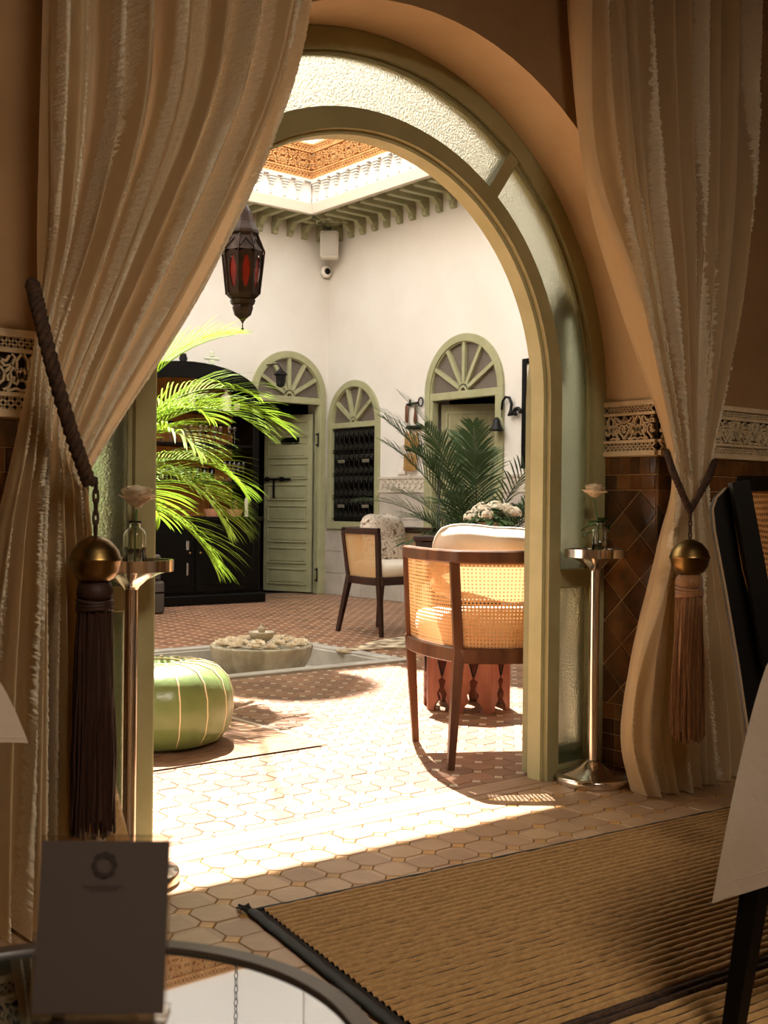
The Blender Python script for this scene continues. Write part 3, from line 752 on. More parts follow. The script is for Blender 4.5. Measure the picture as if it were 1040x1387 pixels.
# ------------------------------------------------------------------ curtains
M['curt'] = cloth('cream_curtain', 'ead9b8', 'dfcaa4', .68, ns=12, bump=.25, bs=220, stretch=(3, 3, .4))
M['lace'] = cloth('lace_stripe', 'f6ebd2', 'ead9b6', .4, ns=90, bump=.8, bs=160)
def cr(P, t):
    n = len(P) - 1; x = min(max(t, 0), 1) * n; i = min(int(x), n - 1); f = x - i
    p0, p1, p2, p3 = P[max(i - 1, 0)], P[i], P[i + 1], P[min(i + 2, n)]
    return p1 * 1.0 + (p2 - p0) * (.5 * f) + (p0 * 2 - p1 * 5 + p2 * 4 - p3) * (.5 * f * f) + (p1 * 3 - p0 - p2 * 3 + p3) * (.5 * f * f * f)
def curtain(name, label, cols, us, Y, npl, vt, ph, stripes, side, wob=.0):
    C_ = [[at(x, y, Y) for x, y in c] for c in cols]
    def surf(u, v, off=0.0):
        # interpolate columns at u
        R_ = [cr(c, v) for c in C_]; k = 0
        while k < len(us) - 2 and u > us[k + 1]: k += 1
        Pn = len(us) - 1; x = k + (u - us[k]) / (us[k + 1] - us[k])
        p = cr(R_, x / Pn)
        tie = exp(-((v - vt) / .10) ** 2)
        amp = .055 * (1 - .72 * tie) * (1 if v < vt else min(1, .5 + (v - vt) * 1.4))
        uu = u + .012 * sin(9 * v + 5 * u) + .01 * sin(23 * u)
        d = sin(2 * pi * npl * uu + ph) + .35 * sin(2 * pi * npl * 2.3 * uu + 1.3 + 2 * v) + .22 * sin(2 * pi * npl * 3.7 * uu + 4 * v)
        dx = .30 * cos(2 * pi * npl * uu + ph) * .012
        return Vector((p.x + dx * (1 - tie * .6), p.y - amp * d - off, max(p.z, .006)))
    root = thing(name, label, 'curtain', (C_[0][-1].x, Y, 0))
    o3 = Vector((C_[0][-1].x, Y, 0))
    mb = MB(); mb.grid(lambda u, v: surf(u, v) - o3, 230, 150); mb.build('drape', M['curt'], root, smooth=True)
    rnd = random.Random(3)
    for u0 in stripes:
        mb = MB(); wv = 3; n = 760; vs = []; w0 = .0095 + .004 * rnd.random()
        for j in range(n + 1):
            v = j / n
            for i in range(wv + 1):
                jit = rnd.uniform(-.0034, .0034)
                du = (i / wv - .5) * 2 * w0 + (jit if i in (0, wv) else 0)
                vs.append(surf(min(max(u0 + du, 0), 1), v, .003 + (rnd.uniform(.001, .011) if i in (1, 2) else 0)) - o3)
        fs = [(j * (wv + 1) + i, j * (wv + 1) + i + 1, (j + 1) * (wv + 1) + i + 1, (j + 1) * (wv + 1) + i) for j in range(n) for i in range(wv)]
        mb.add(vs, fs); mb.build('lace_stripe', M['lace'], root, smooth=True)
    return root, surf
LC = [[(60, -70), (58, 130), (58, 300), (50, 425), (30, 590), (0, 740), (-25, 950), (-45, 1262)],
      [(145, -70), (138, 130), (105, 310), (64, 480), (48, 600), (36, 740), (28, 950), (20, 1262)],
      [(240, -70), (222, 130), (160, 330), (84, 545), (74, 640), (70, 740), (68, 950), (66, 1262)],
      [(335, -70), (300, 130), (212, 350), (104, 600), (98, 670), (98, 760), (104, 950), (116, 1260)],
      [(430, -70), (385, 135), (283, 372), (124, 632), (116, 668), (119, 760), (130, 950), (172, 1180)]]
curtL, sL = curtain('curtain', 'large cream curtain on the left swept to its rope tieback', LC, [0, .25, .5, .75, 1], 2.50, 8, 3 / 7, .6, [.015, .09, .17, .26, .345, .43, .51, .60, .68, .765, .85, .925, .985], 1)
RC = [[(776, -70), (788, 110), (808, 270), (850, 420), (908, 620), (896, 740), (868, 880), (856, 1000), (872, 1078)],
      [(830, -70), (838, 110), (852, 270), (880, 430), (922, 640), (912, 740), (895, 880), (888, 1000), (898, 1082)],
      [(890, -70), (893, 110), (900, 270), (915, 440), (935, 650), (932, 740), (926, 880), (926, 1000), (932, 1080)],
      [(950, -70), (950, 110), (950, 270), (945, 440), (945, 650), (948, 740), (958, 880), (966, 1000), (970, 1086)],
      [(1010, -70), (1005, 110), (1000, 270), (982, 450), (955, 645), (966, 740), (985, 880), (1003, 1000), (1010, 1090)]]
curtR, sR = curtain('curtain', 'narrower cream curtain on the right gathered by a tassel cord', RC, [0, .25, .5, .75, 1], 2.53, 8, 4 / 8, 2.0, [.015, .10, .19, .28, .37, .46, .55, .64, .73, .82, .91, .985], 1)

# ------------------------------------------------------------------ tieback tassels
M['rope'] = mat('dark_rope', '2b1c12', .8, c2='4a3220', ns=60, bump=.6, bs=150)
M['fring'] = mat('bronze_fringe', '9a6a3c', .55, c2='6b4424', ns=30, stretch=(20, 20, 1), sheen=.3)
M['fringD'] = mat('dark_fringe', '3a2014', .6, c2='24120a', ns=30, stretch=(20, 20, 1))
def twist(mb, pts, r, turns, n=None):
    P = [Vector(p) for p in pts]; N_ = 60
    for s in range(3):
        q = []
        for k in range(N_ + 1):
            t = k / N_; p = cr(P, t); tn = (cr(P, min(1, t + .01)) - cr(P, max(0, t - .01))).normalized(); x = tn.cross(Vector((0, 1, 0))).normalized(); y = tn.cross(x)
            a = 2 * pi * (turns * t + s / 3); q.append(p + x * cos(a) * r * .55 + y * sin(a) * r * .55)
        mb.tube(q, r * .62, 7)
def tassel(label, px, ytop, yball, ybot, Y, rb, matF, rope_pts, rope_r, loops):
    b = at(px, yball, Y); sc_ = b.dot(Vector((.629, .777, 0)))/FPX
    root = thing('tieback_tassel', label, 'tassel', (b.x, b.y, b.z))
    for rp in rope_pts:
        mb = MB(); twist(mb, [at(x, y, Y + dy) - b for x, y, dy in rp], rope_r, 9); mb.build('rope', M['rope'], root, smooth=True)
    top = at(px, ytop, Y) - b; ch = MB(); n = max(3, int(top.z / .03))
    for k in range(n):
        z = top.z - (top.z - rb * 1.0) * (k + .5) / n; h = (top.z - rb) / n * .75
        ch.tube([((.006 if k % 2 else .001) * cos(a), (.001 if k % 2 else .006) * cos(a), z + h * sin(a)) for a in [2 * pi * q / 10 for q in range(11)]], .0032, 5, cap=False)
    ch.build('cord', M['rope'], root)
    bl = MB(); bl.lathe([(.001, rb * .95), (rb * .25, rb * .9), (rb * .62, rb * .72), (rb * .9, rb * .38), (rb, rb * .08), (rb * 1.03, rb * .03), (rb * 1.03, -rb * .03), (rb * .99, -rb * .06), (rb * .9, -rb * .45), (rb * .7, -rb * .75), (rb * .45, -rb * .88), (.001, -rb * .9)], 28); bl.build('brass_ball', M['brass'], root, smooth=True)
    zb = at(px, ybot, Y).z - b.z; nk = rb * .62
    hd = MB(); hd.lathe([(nk * .8, -rb * .85), (nk * 1.05, -rb * 1.1), (nk * 1.1, -rb * 1.35), (nk * .95, -rb * 1.6)], 28, fn=lambda a, z: 1 + .05 * cos(14 * a)); hd.build('tassel_head', matF, root, smooth=True)
    wr = MB()
    for k in range(4): wr.tube([(nk * 1.05 * cos(a), nk * 1.05 * sin(a), -rb * (1.6 + .12 * k) + .004 * sin(a + k)) for a in [2 * pi * q / 20 for q in range(21)]], .0055, 6, cap=False)
    wr.build('wrapping', matF, root, smooth=True)
    fr = MB(); rnd = random.Random(int(px))
    for k in range(150):
        a = rnd.uniform(0, 2 * pi); rr = nk * sqrt(rnd.uniform(.4, 1)); l = zb + rnd.uniform(0, .03); z0 = -rb * 1.9; pts = []
        fl_ = rnd.uniform(1.15, 1.45); ph = rnd.uniform(0, 6)
        for q in range(7):
            t = q / 6; r1 = rr * (1 + (fl_ - 1) * min(1, t * 1.6)); pts.append((r1 * cos(a) + .003 * sin(ph + 5 * t), r1 * sin(a) + .003 * cos(ph + 6 * t), z0 + (l - z0) * t))
        fr.tube(pts, .0032, 4)
    fr.lathe([(nk * .9, -rb * 1.8), (nk * 1.15, zb * .5), (nk * 1.15, zb + .04)], 16)
    fr.build('fringe', matF, root, kind='stuff')
    return root
tassel('large brass-balled tassel on dark rope hanging beside the left curtain', 129, 650, 758, 1132, 2.36, .056, M['fringD'], [[(44, 385, .14), (52, 418, .02), (72, 500, -.03), (98, 590, -.02), (121, 655, 0)]], .015, 1)
tassel('large brass-balled tassel with bronze fringe in front of the right curtain', 934, 690, 755, 1004, 2.37, .066, M['fring'], [[(903, 612, .13), (912, 640, .0), (934, 692, 0)], [(968, 625, .13), (958, 650, .0), (934, 692, 0)]], .011, 1)

# ------------------------------------------------------------------ metal stands with a rose
def stand(label, loc):
    r = thing('flower_stand', label, 'stand', loc)
    MB().lathe([(.132, 0), (.135, .006), (.135, .026), (.131, .031), (.09, .038), (.05, .056), (.028, .078), (.02, .085)], 48).build('base', M['chrome'], r, smooth=True, autos=50)
    MB().lathe([(.0185, .083), (.0185, .775)], 28).build('pole', M['chrome'], r, smooth=True, autos=50)
    MB().lathe([(.0185, .773), (.024, .782), (.045, .80), (.075, .815), (.108, .824)], 40, cap=False).build('funnel', M['chrome'], r, smooth=True)
    MB().lathe([(.001, .828), (.104, .828), (.104, .852), (.111, .852), (.111, .822), (.001, .822)], 48).build('dish', M['chrome'], r, smooth=True, autos=40)
    return r
sr_ = (3.239, 2.775, 0.002); sl_ = (1.392, 2.775, 0.002)
stand('tall polished metal stand at the right foot of the arch', sr_); stand('tall polished metal stand beside the left curtain, near the card', sl_)
M['cut'] = mat('cut_glass', 'eef0e6', .05, trans=1, ior=1.45, bump=.0)
def bottle(label, loc, h, r, cat='vase'):
    o = thing('glass_vase', label, cat, loc)
    tw = lambda a, z: 1 + (.035 * cos(10 * a + z * 160) if .008 < z < h * .72 else 0)
    MB().lathe([(r * .9, 0), (r, .004), (r, h * .72), (r * .85, h * .8), (r * .5, h * .86), (r * .48, h * .93), (r * .62, h), (r * .5, h), (r * .4, h * .93), (r * .4, h * .86), (r * .75, h * .78), (r * .88, h * .7), (r * .88, .01), (.001, .008)], 40, fn=tw).build('bottle', M['cut'], o, smooth=True)
    return o
def petal(mb, c, az, el, L, W, curl, rnd):
    c = Vector(c); d = Vector((cos(az) * cos(el), sin(az) * cos(el), sin(el))); s_ = Vector((-sin(az), cos(az), 0)); n_ = d.cross(s_)
    nu, nv = 5, 5; vs = []
    for j in range(nv + 1):
        t = j / nv; w = W * sin(pi * min(1, .12 + t * .78)) ** .7
        for i in range(nu + 1):
            u = i / nu * 2 - 1
            vs.append(c + d * (L * t * (1 - .06 * u * u)) + s_ * (u * w) + n_ * (-curl * L * t * t + .25 * W * u * u + rnd.uniform(-1, 1) * .05 * L * t))
    mb.add(vs, [(j * (nu + 1) + i, j * (nu + 1) + i + 1, (j + 1) * (nu + 1) + i + 1, (j + 1) * (nu + 1) + i) for j in range(nv) for i in range(nu)])
def rose(label, base, h, R, leaves=True, tilt=0, lean=(0, 0)):
    o = thing('white_rose', label, 'flower', base); rnd = random.Random(int(base[0] * 100))
    head = (lean[0], lean[1], h)
    mb = MB(); mb.tube([(0, 0, .0), (lean[0] * .3, lean[1] * .3, h * .5), (lean[0], lean[1], h - .005)], .0028, 8); mb.build('stem', M['leaf'], o, smooth=True)
    mb = MB()
    for ringn, (n, el, L, W, cu) in enumerate(((8, 40, 1.0, .5, .22), (7, 54, 1.05, .5, .16), (6, 66, 1.05, .45, .1), (5, 77, 1.0, .36, .04), (4, 86, .92, .26, -.05))):
        for k in range(n):
            petal(mb, head, 2 * pi * (k + .5 * (ringn % 2)) / n + rnd.uniform(-.15, .15), radians(el + rnd.uniform(-6, 6)), R * L, R * W, cu, rnd)
    b = mb.build('blossom', M['petal'], o, smooth=True)
    if leaves:
        for az, z_ in leaves:
            lf = MB(); nv = 8; vs = []; d = Vector((cos(az), sin(az), .15)); s_ = Vector((-sin(az), cos(az), 0)); c = Vector((0, 0, z_))
            for j in range(nv + 1):
                t = j / nv; w = .018 * sin(pi * min(1, t * .96 + .02)) * (1 + .12 * (j % 2))
                for u in (-1, 0, 1): vs.append(c + d * (.012 + .055 * t) + s_ * (u * w) + Vector((0, 0, -.03 * t * t + (-.004 if u == 0 else 0))))
            lf.add(vs, [(j * 3 + i, j * 3 + i + 1, j * 3 + 4 + i, j * 3 + 3 + i) for j in range(nv) for i in (0, 1)])
            lf.tube([c, c + d * .014], .0012, 5); lf.build('leaf', M['leaf'], o, smooth=True)
    return o
M['petal'] = cloth('petal', 'f2e6d0', 'e6d4b4', .3, ns=30, bump=.1)
bottle('small clear bottle vase on the right stand holding a leafy rose', (3.252, 2.765, .831), .125, .028)
bottle('twisted clear glass bottle vase on the left stand', (1.400, 2.77, .831), .125, .030)
rose('white rose with green leaves in the bottle on the right stand', (3.252, 2.765, .842), .200, .052, [(2.6, .075), (2.2, .10), (.2, .10), (.5, .125), (3.2, .115)], lean=(-.02, .012))
rose('cream rose drooping over the bottle on the left stand', (1.400, 2.77, .842), .150, .060, [], lean=(.004, 0))

# ------------------------------------------------------------------ reed rug
rg = thing('reed_rug', 'brown woven reed rug with dark bound edges on the room floor', 'rug', (1.526, 2.385, 0))
rv1 = Vector((.9972, -.0750, 0)); rv2 = Vector((-.17, -.9855, 0)); RWd, RLn = 3.2, 2.3
M['reed'] = mat('reed', 'a8824f', .75, c2='8f6b40', ns=55, stretch=(1, 3, 1), bump=.35, bs=120)
M['reedgap'] = mat('reed_shadow_cord', '1c110a', .95); M['bind'] = mat('dark_binding', '1d1d1a', .7)
MB().add([rv1 * a + rv2 * b + Vector((0, 0, .006)) for a, b in ((0, 0), (RWd, 0), (RWd, RLn), (0, RLn))], [(0, 3, 2, 1)]).build('backing', M['reedgap'], rg)
nr = 92; ps = RLn / nr; rnd = random.Random(5)
for k in range(nr):
    mb = MB(); c = ps * (k + .5) ; seg = 130; vs = []; fs = []; hw = ps * (.365 if not (35 <= k <= 36) else .30)
    seam = 35 <= k <= 36
    for i in range(seg + 1):
        t = .03 + (RWd - .05) * i / seg; jz = rnd.uniform(-.0004, .0004); jw = rnd.uniform(-.0006, .0006) + .0008 * sin(t * 2 + k * .05)
        tuck = .0016 if rnd.random() < .25 else 0
        for a_, z in ((-hw, .004), (-hw * .8, .0105 - tuck), (0, .0135 + jz - tuck), (hw * .8, .0105 - tuck), (hw, .004)):
            vs.append(rv1 * t + rv2 * (c + a_ + jw) + Vector((0, 0, z)))
    for i in range(seg):
        for j in range(4): fs.append((i * 5 + j, (i + 1) * 5 + j, (i + 1) * 5 + j + 1, i * 5 + j + 1))
    mb.add(vs, fs); mb.build('reed_rib', M['rope'] if seam else M['reed'], rg, smooth=True)
for a, b in (((0, 0), (RWd, 0)), ((0, 0), (0, RLn)), ((0, RLn), (RWd, RLn))):
    p = rv1 * a[0] + rv2 * a[1]; q = rv1 * b[0] + rv2 * b[1]
    wide = .03 if a[0] == b[0] else .014
    d = (q - p).normalized(); mb = MB(); pts = [p + (q - p) * (i / 60) + Vector((0, 0, .008 + .0008 * sin(i * 1.7))) for i in range(61)]
    mb.tube(pts, [wide / 2 * (1 + .1 * sin(i * 2.3)) for i in range(61)], 8, flat=.45, up=(0, 0, 1)); mb.build('edge_binding', M['bind'], rg, smooth=True)
mb = MB()
for k in range(7): mb.tube([Vector((0, 0, .01)), Vector((rnd.uniform(-.03, .01), rnd.uniform(-.005, .03), .02)), Vector((rnd.uniform(-.04, .02), rnd.uniform(-.01, .04), .008))], .003, 5)
mb.build('corner_knot', M['bind'], rg)
#@@PART2
# ------------------------------------------------------------------ cane tub chairs
def cane(name, c, pitch=.0135, hole=.30):
    m = mat(name, c, .5, c2='d8a368', ns=6); nt = m.node_tree; N = nt.nodes; L = nt.links; b = N['Principled BSDF']; out = N['Material Output']
    uv = N.new('ShaderNodeUVMap'); uv.uv_map = 'uv'; sp = N.new('ShaderNodeSeparateXYZ'); L.new(uv.outputs[0], sp.inputs[0]); r = []
    for ax in ('X', 'Y'):
        d = N.new('ShaderNodeMath'); d.operation = 'DIVIDE'; d.inputs[1].default_value = pitch; L.new(sp.outputs[ax], d.inputs[0])
        f = N.new('ShaderNodeMath'); f.operation = 'FRACT'; L.new(d.outputs[0], f.inputs[0])
        s = N.new('ShaderNodeMath'); s.operation = 'SUBTRACT'; s.inputs[1].default_value = .5; L.new(f.outputs[0], s.inputs[0])
        p = N.new('ShaderNodeMath'); p.operation = 'POWER'; p.inputs[1].default_value = 2; L.new(s.outputs[0], p.inputs[0]); r.append(p)
    a = N.new('ShaderNodeMath'); L.new(r[0].outputs[0], a.inputs[0]); L.new(r[1].outputs[0], a.inputs[1])
    lt = N.new('ShaderNodeMath'); lt.operation = 'LESS_THAN'; lt.inputs[1].default_value = hole * hole; L.new(a.outputs[0], lt.inputs[0])
    tr = N.new('ShaderNodeBsdfTransparent'); mx = N.new('ShaderNodeMixShader'); tl = N.new('ShaderNodeBsdfTranslucent'); tl.inputs[0].default_value = lin(c)
    m1 = N.new('ShaderNodeMixShader'); m1.inputs[0].default_value = .3; L.new(b.outputs[0], m1.inputs[1]); L.new(tl.outputs[0], m1.inputs[2])
    L.new(lt.outputs[0], mx.inputs[0]); L.new(m1.outputs[0], mx.inputs[1]); L.new(tr.outputs[0], mx.inputs[2]); L.new(mx.outputs[0], out.inputs[0])
    return m
M['cane'] = cane('woven_cane', 'd8ab78', .0145, .25)
def pillow(mb, W, H, T_, T, n=14, pinch=.85):
    for s in (-1, 1):
        vs = []
        for j in range(n + 1):
            for i in range(n + 1):
                u = i / n * 2 - 1; v = j / n * 2 - 1
                ed = max(0, (1 - u ** 4) * (1 - v ** 4)) ** .45
                k = 1 - .07 * (1 - abs(u)) * v * v; k2 = 1 - .07 * (1 - abs(v)) * u * u
                uu, vv = u * (1 - .16 * v * v * abs(v)), v * (1 - .20 * u ** 4)
                vs.append(T(uu * W / 2 * k2, vv * H / 2 * k, s * T_ / 2 * ed))
        fs = [(j * (n + 1) + i, j * (n + 1) + i + 1, (j + 1) * (n + 1) + i + 1, (j + 1) * (n + 1) + i) for j in range(n) for i in range(n)]
        mb.add(vs, fs if s > 0 else [f[::-1] for f in fs])
def tub_chair(label, loc, rz, wm, group=None, cm=None):
    r = thing('tub_chair', label, 'armchair', loc, rz, group)
    def rail(t, z):     # t -1..1 from right-front round the back to left-front ; local x forward
        flare = 1 + .10 * max(0, (z - .45) / .4); yb, yf = .17 * (1 + .22 * max(0, (z - .45) / .4)), .30 * (1 + .06 * max(0, (z - .45) / .4))
        xb, xf = -.235 - .05 * max(0, (z - .45) / .4), .235
        a = abs(t); s = -1 if t < 0 else 1
        if a < .3: q = a / .3; return Vector((xb - .035 * (1 - q * q), s * yb * q, z))
        q = (a - .3) / .7; x = xb + (xf - xb) * (q ** 1.05); y = yb + (yf - yb) * (sin(q * pi / 2) ** .8)
        return Vector((x, s * y, z))
    def railsweep(z0, z1, th, name, m_, n=60, t0=-1, t1=1):
        pts = []
        for k in range(n + 1):
            t = t0 + (t1 - t0) * k / n; p = rail(t, (z0 + z1) / 2); d = (rail(min(1, t + .02), z1) - rail(max(-1, t - .02), z1)).normalized(); x = Vector((-d.y, d.x, 0)).normalized()
            pts.append((p, x, Vector((0, 0, 1))))
        h = (z1 - z0) / 2; e = .006
        mb = MB(); mb.sweep(pts, [(-th / 2, -h + e), (-th / 2 + e, -h), (th / 2 - e, -h), (th / 2, -h + e), (th / 2, h - e), (th / 2 - e, h), (-th / 2 + e, h), (-th / 2, h - e)])
        return mb.build(name, m_, r, smooth=True, autos=35)
    railsweep(.785, .835, .036, 'top_rail', wm); railsweep(.395, .455, .034, 'seat_rail', wm)
    MB().box((.215, -.29, .395), (.25, .29, .45), bev=.005).build('front_rail', wm, r)
    for s in (-1, 1):
        a = rail(s * .32, .455); b = rail(s * .32, .79); f = Vector((a.x - .085, a.y + s * .045, 0))
        mb = MB(); mb.bar(a + Vector((0, 0, -.05)), b, .036, .032, up=(1, 0, 0)); mb.build('back_post', wm, r)
        mb = MB(); mb.bar(f, a + Vector((0, 0, .0)), .026, .032, up=(1, 0, 0), w2=.042, t2=.045); mb.build('leg', wm, r)
        a = rail(s * .985, .455); b = rail(s * .985, .79)
        mb = MB(); mb.bar(Vector((a.x + .005, a.y - s * .03, 0)), Vector((a.x, a.y, .46)), .026, .026, up=(1, 0, 0), w2=.04, t2=.04); mb.build('leg', wm, r)
        mb = MB(); mb.bar(a, b, .034, .034, up=(1, 0, 0)); mb.build('front_post', wm, r)
    L_ = 1.6
    for t0, t1 in ((-.97, -.34), (-.30, .30), (.34, .97)):
        mb = MB(); n = 30; vs = []; uv = []; nv = 8; AL = [0]
        for i in range(n): AL.append(AL[-1] + (rail(t0 + (t1 - t0) * (i + 1) / n, .6) - rail(t0 + (t1 - t0) * i / n, .6)).length)
        for j in range(nv + 1):
            for i in range(n + 1):
                t = t0 + (t1 - t0) * i / n; z = .45 + (.79 - .45) * j / nv; vs.append(rail(t, z)); uv.append((AL[i], z))
        mb.add(vs, [(j * (n + 1) + i, j * (n + 1) + i + 1, (j + 1) * (n + 1) + i + 1, (j + 1) * (n + 1) + i) for j in range(nv) for i in range(n)], 0, uv)
        mb.build('cane_panel', cm or M['cane'], r, smooth=True)
    # seat cushion follows the plan
    pl = [rail(-1 + 2 * k / 24, .45) for k in range(25)]
    pl = [(p.x * .9 + .005, p.y * .9) for p in pl]
    pl[0] = (.25, pl[0][1]); pl[-1] = (.25, pl[-1][1])
    mb = MB(); vs = []; n = len(pl); lv = [(.96, .458), (1, .475), (1.01, .51), (1, .545), (.95, .565), (.7, .578), (.35, .584)]
    for k, z in lv: vs += [(x * k, y * k, z) for x, y in pl]
    fs = [(a * n + i, a * n + (i + 1) % n, (a + 1) * n + (i + 1) % n, (a + 1) * n + i) for a in range(len(lv) - 1) for i in range(n)]
    fs += [tuple(range(n))[::-1], tuple((len(lv) - 1) * n + i for i in range(n))]
    mb.add(vs, fs); mb.build('seat_cushion', M['cushion'], r, smooth=True)
    return r
near_rz = radians(59); near_loc = Vector((2.955, 3.225, .002)) + Vector((cos(near_rz), sin(near_rz), 0)) * .325 - Vector((-sin(near_rz), cos(near_rz), 0)) * .225
nc = tub_chair('large warm brown tub chair with cane back nearest the arch', near_loc, near_rz, M['wood'])
far_rz = radians(-84); f = Vector((cos(far_rz), sin(far_rz), 0)); l_ = Vector((-sin(far_rz), cos(far_rz), 0))
far_loc = Vector((5.524, 6.824, 0.002)) - f * .24 + l_ * .27
M['cane2'] = cane('fine_cane', 'd9b98c', .009, .22)
fc = tub_chair('dark brown tub chair with cane sides by the far wall', far_loc, far_rz, M['darkwood'], cm=M['cane2'])
def place_pillow(label, loc, rot, W, H, T_, m_, piping=None):
    o = thing('pillow', label, 'pillow', loc, tilt=rot)
    mb = MB(); pillow(mb, W, H, T_, lambda a, b, d: (d, a, b)); mb.build('cover', m_, o, smooth=True)
    mb = MB(); P = []
    for k in range(64):
        a = 2 * pi * k / 64; u = max(-1, min(1, 1.42 * cos(a))); v = max(-1, min(1, 1.42 * sin(a))); P.append((0, u * (1 - .16 * abs(v) ** 3) * W / 2 * (1 - .07 * (1 - abs(u)) * v * v * 0 - .07 * (1 - abs(v)) * u * u), v * (1 - .20 * u ** 4) * H / 2 * (1 - .07 * (1 - abs(u)) * v * v)))
    P.append(P[0]); mb.tube(P, .005, 6, cap=False); mb.build('piping', piping or m_, o, smooth=True); return o
nf = Vector((cos(near_rz), sin(near_rz), 0))
pp = near_loc + nf * -.05 + Vector((-.02, .012, .772)); place_pillow('plump white cushion leaning on the near chair back', pp, (radians(4), radians(-10), near_rz), .50, .32, .17, M['cushion'])
# far pillow with a scrawling print
pm = mat('printed_fabric', 'e3d6c6', .9, bump=.2, bs=200); nt = pm.node_tree; N = nt.nodes; L = nt.links; b = N['Principled BSDF']
tc = N.new('ShaderNodeTexCoord'); nn = N.new('ShaderNodeTexNoise'); nn.inputs['Scale'].default_value = 9; nn.inputs['Distortion'].default_value = 2.2; nn.inputs['Detail'].default_value = 1; L.new(tc.outputs['Object'], nn.inputs['Vector'])
cr_ = N.new('ShaderNodeValToRGB'); e_ = cr_.color_ramp.elements; e_[0].position = .44; e_[0].color = lin('e3d6c6'); e_[1].position = .56; e_[1].color = lin('e3d6c6')
for p_, c_ in ((.47, 'e3d6c6'), (.485, '6e5640'), (.515, '6e5640'), (.53, 'e3d6c6')): x_ = e_.new(p_); x_.color = lin(c_)
L.new(nn.outputs[0], cr_.inputs[0]); L.new(cr_.outputs[0], b.inputs['Base Color'])
pp = far_loc + f * -.045 + l_ * .02 + Vector((0, 0, .73)); place_pillow('cream pillow with brown scrolling print on the far chair', pp, (0, radians(-12), far_rz), .48, .44, .16, pm)

# ------------------------------------------------------------------ carved octagonal table
def oct_table(label, loc):
    r = thing('carved_table', label, 'table', loc, .2); R = .205; H = .46
    def face(k): 
        a = 2 * pi * k / 8; return lambda s, z, d: ((R - d) * cos(a) - s * sin(a), (R - d) * sin(a) + s * cos(a), z)
    hw = R * math.tan(pi / 8)
    for k in range(8):
        T = face(k); mb = MB()
        mb.prism([(-hw, .40), (hw, .40), (hw, .45), (-hw, .45)], 0, .018, lambda a, b, d, T=T: T(a, b, d))
        for s in (-1, 1):
            prof = [(hw, 0), (hw, .40), (.0, .40), (.0, .385), (.022, .36), (.032, .31), (.024, .25), (.01, .19), (.004, .17), (.022, .155), (.012, .12), (.03, .09), (.02, .06), (.045, .03), (.05, 0)]
            mb.prism([(s * x, z) for x, z in prof], 0, .018, lambda a, b, d, T=T: T(a, b, d))
        p = mb.build('side_panel', M['redwood'], r)
        tr = MB()
        for s in (-1, 1): tr.tube([T(s * x, z, -.002) for x, z in ((.003, .18), (.012, .21), (.026, .26), (.034, .31), (.024, .365), (.008, .375), (.004, .35))], .0035, 5)
        tr.build('dark_inlay', M['black'], p)
    mb = MB(); mb.lathe([(.001, .45), (.245, .45), (.252, .458), (.25, .472), (.24, .478), (.001, .478)], 8); mb.build('tabletop', M['redwood'], r)
    return r
oct_table('reddish carved octagonal side table behind the near chair', (3.96, 4.22, .002))

# ------------------------------------------------------------------ pouf, its mat
pf = thing('leather_pouf', 'round green leather pouf with pale stitching beside the left stand', 'pouf', (2.29, 4.32, .012))
M['pouf'] = mat('green_leather', '75874f', .28, c2='68794a', ns=5, bump=.35, bs=30, spec=.7)
prof = [(.001, .0), (.22, .0), (.27, .02), (.305, .07), (.318, .14), (.315, .21), (.295, .27), (.255, .31), (.19, .33), (.12, .335), (.09, .328), (.001, .325)]
nseg = 16
MB().lathe(prof, 96, fn=lambda a, z: 1 - .008 * abs(cos(nseg / 2 * a)) ** 14 if z > .0 else 1).build('body', M['pouf'], pf, smooth=True)
st_ = mat('cream_stitching', 'e6d6ae', .7)
for k in range(nseg):
    a = 2 * pi * (k + .5) / nseg; mb = MB(); mb.tube([((r_ * .982 + .003) * cos(a), (r_ * .982 + .003) * sin(a), z + .002) for r_, z in prof[2:10]], .0042, 6); mb.build('stitched_seam', st_, pf, smooth=True)
mb = MB(); mb.tube([(.1 * cos(a), .1 * sin(a), .334) for a in [2 * pi * q / 40 for q in range(41)]], .004, 6, cap=False)
mb.build('centre_seam', st_, pf)
M['rugm'] = mat('kilim', '9c7a5c', .95, c2='6d4c38', ns=14, stretch=(1, 5, 1), bump=.5, bs=100)
km = thing('small_carpet', 'small striped carpet under the green pouf', 'rug', (2.25, 4.35, .004))
mb = MB(); mb.grid(lambda u, v: ((u - .5) * 1.15, (v - .5) * .96, .004 + .003 * sin(u * 25) * sin(v * 19)), 30, 24); mb.build('pile', M['rugm'], km, smooth=True)
for s in (-1, 1):
    fr = MB()
    for k in range(60): fr.box((s * .575 if s > 0 else -.6, -.475 + k * .0158, .002), (.6 if s > 0 else -.575, -.475 + k * .0158 + .006, .006))
    fr.build('fringe', M['cushion'], km, kind='stuff')

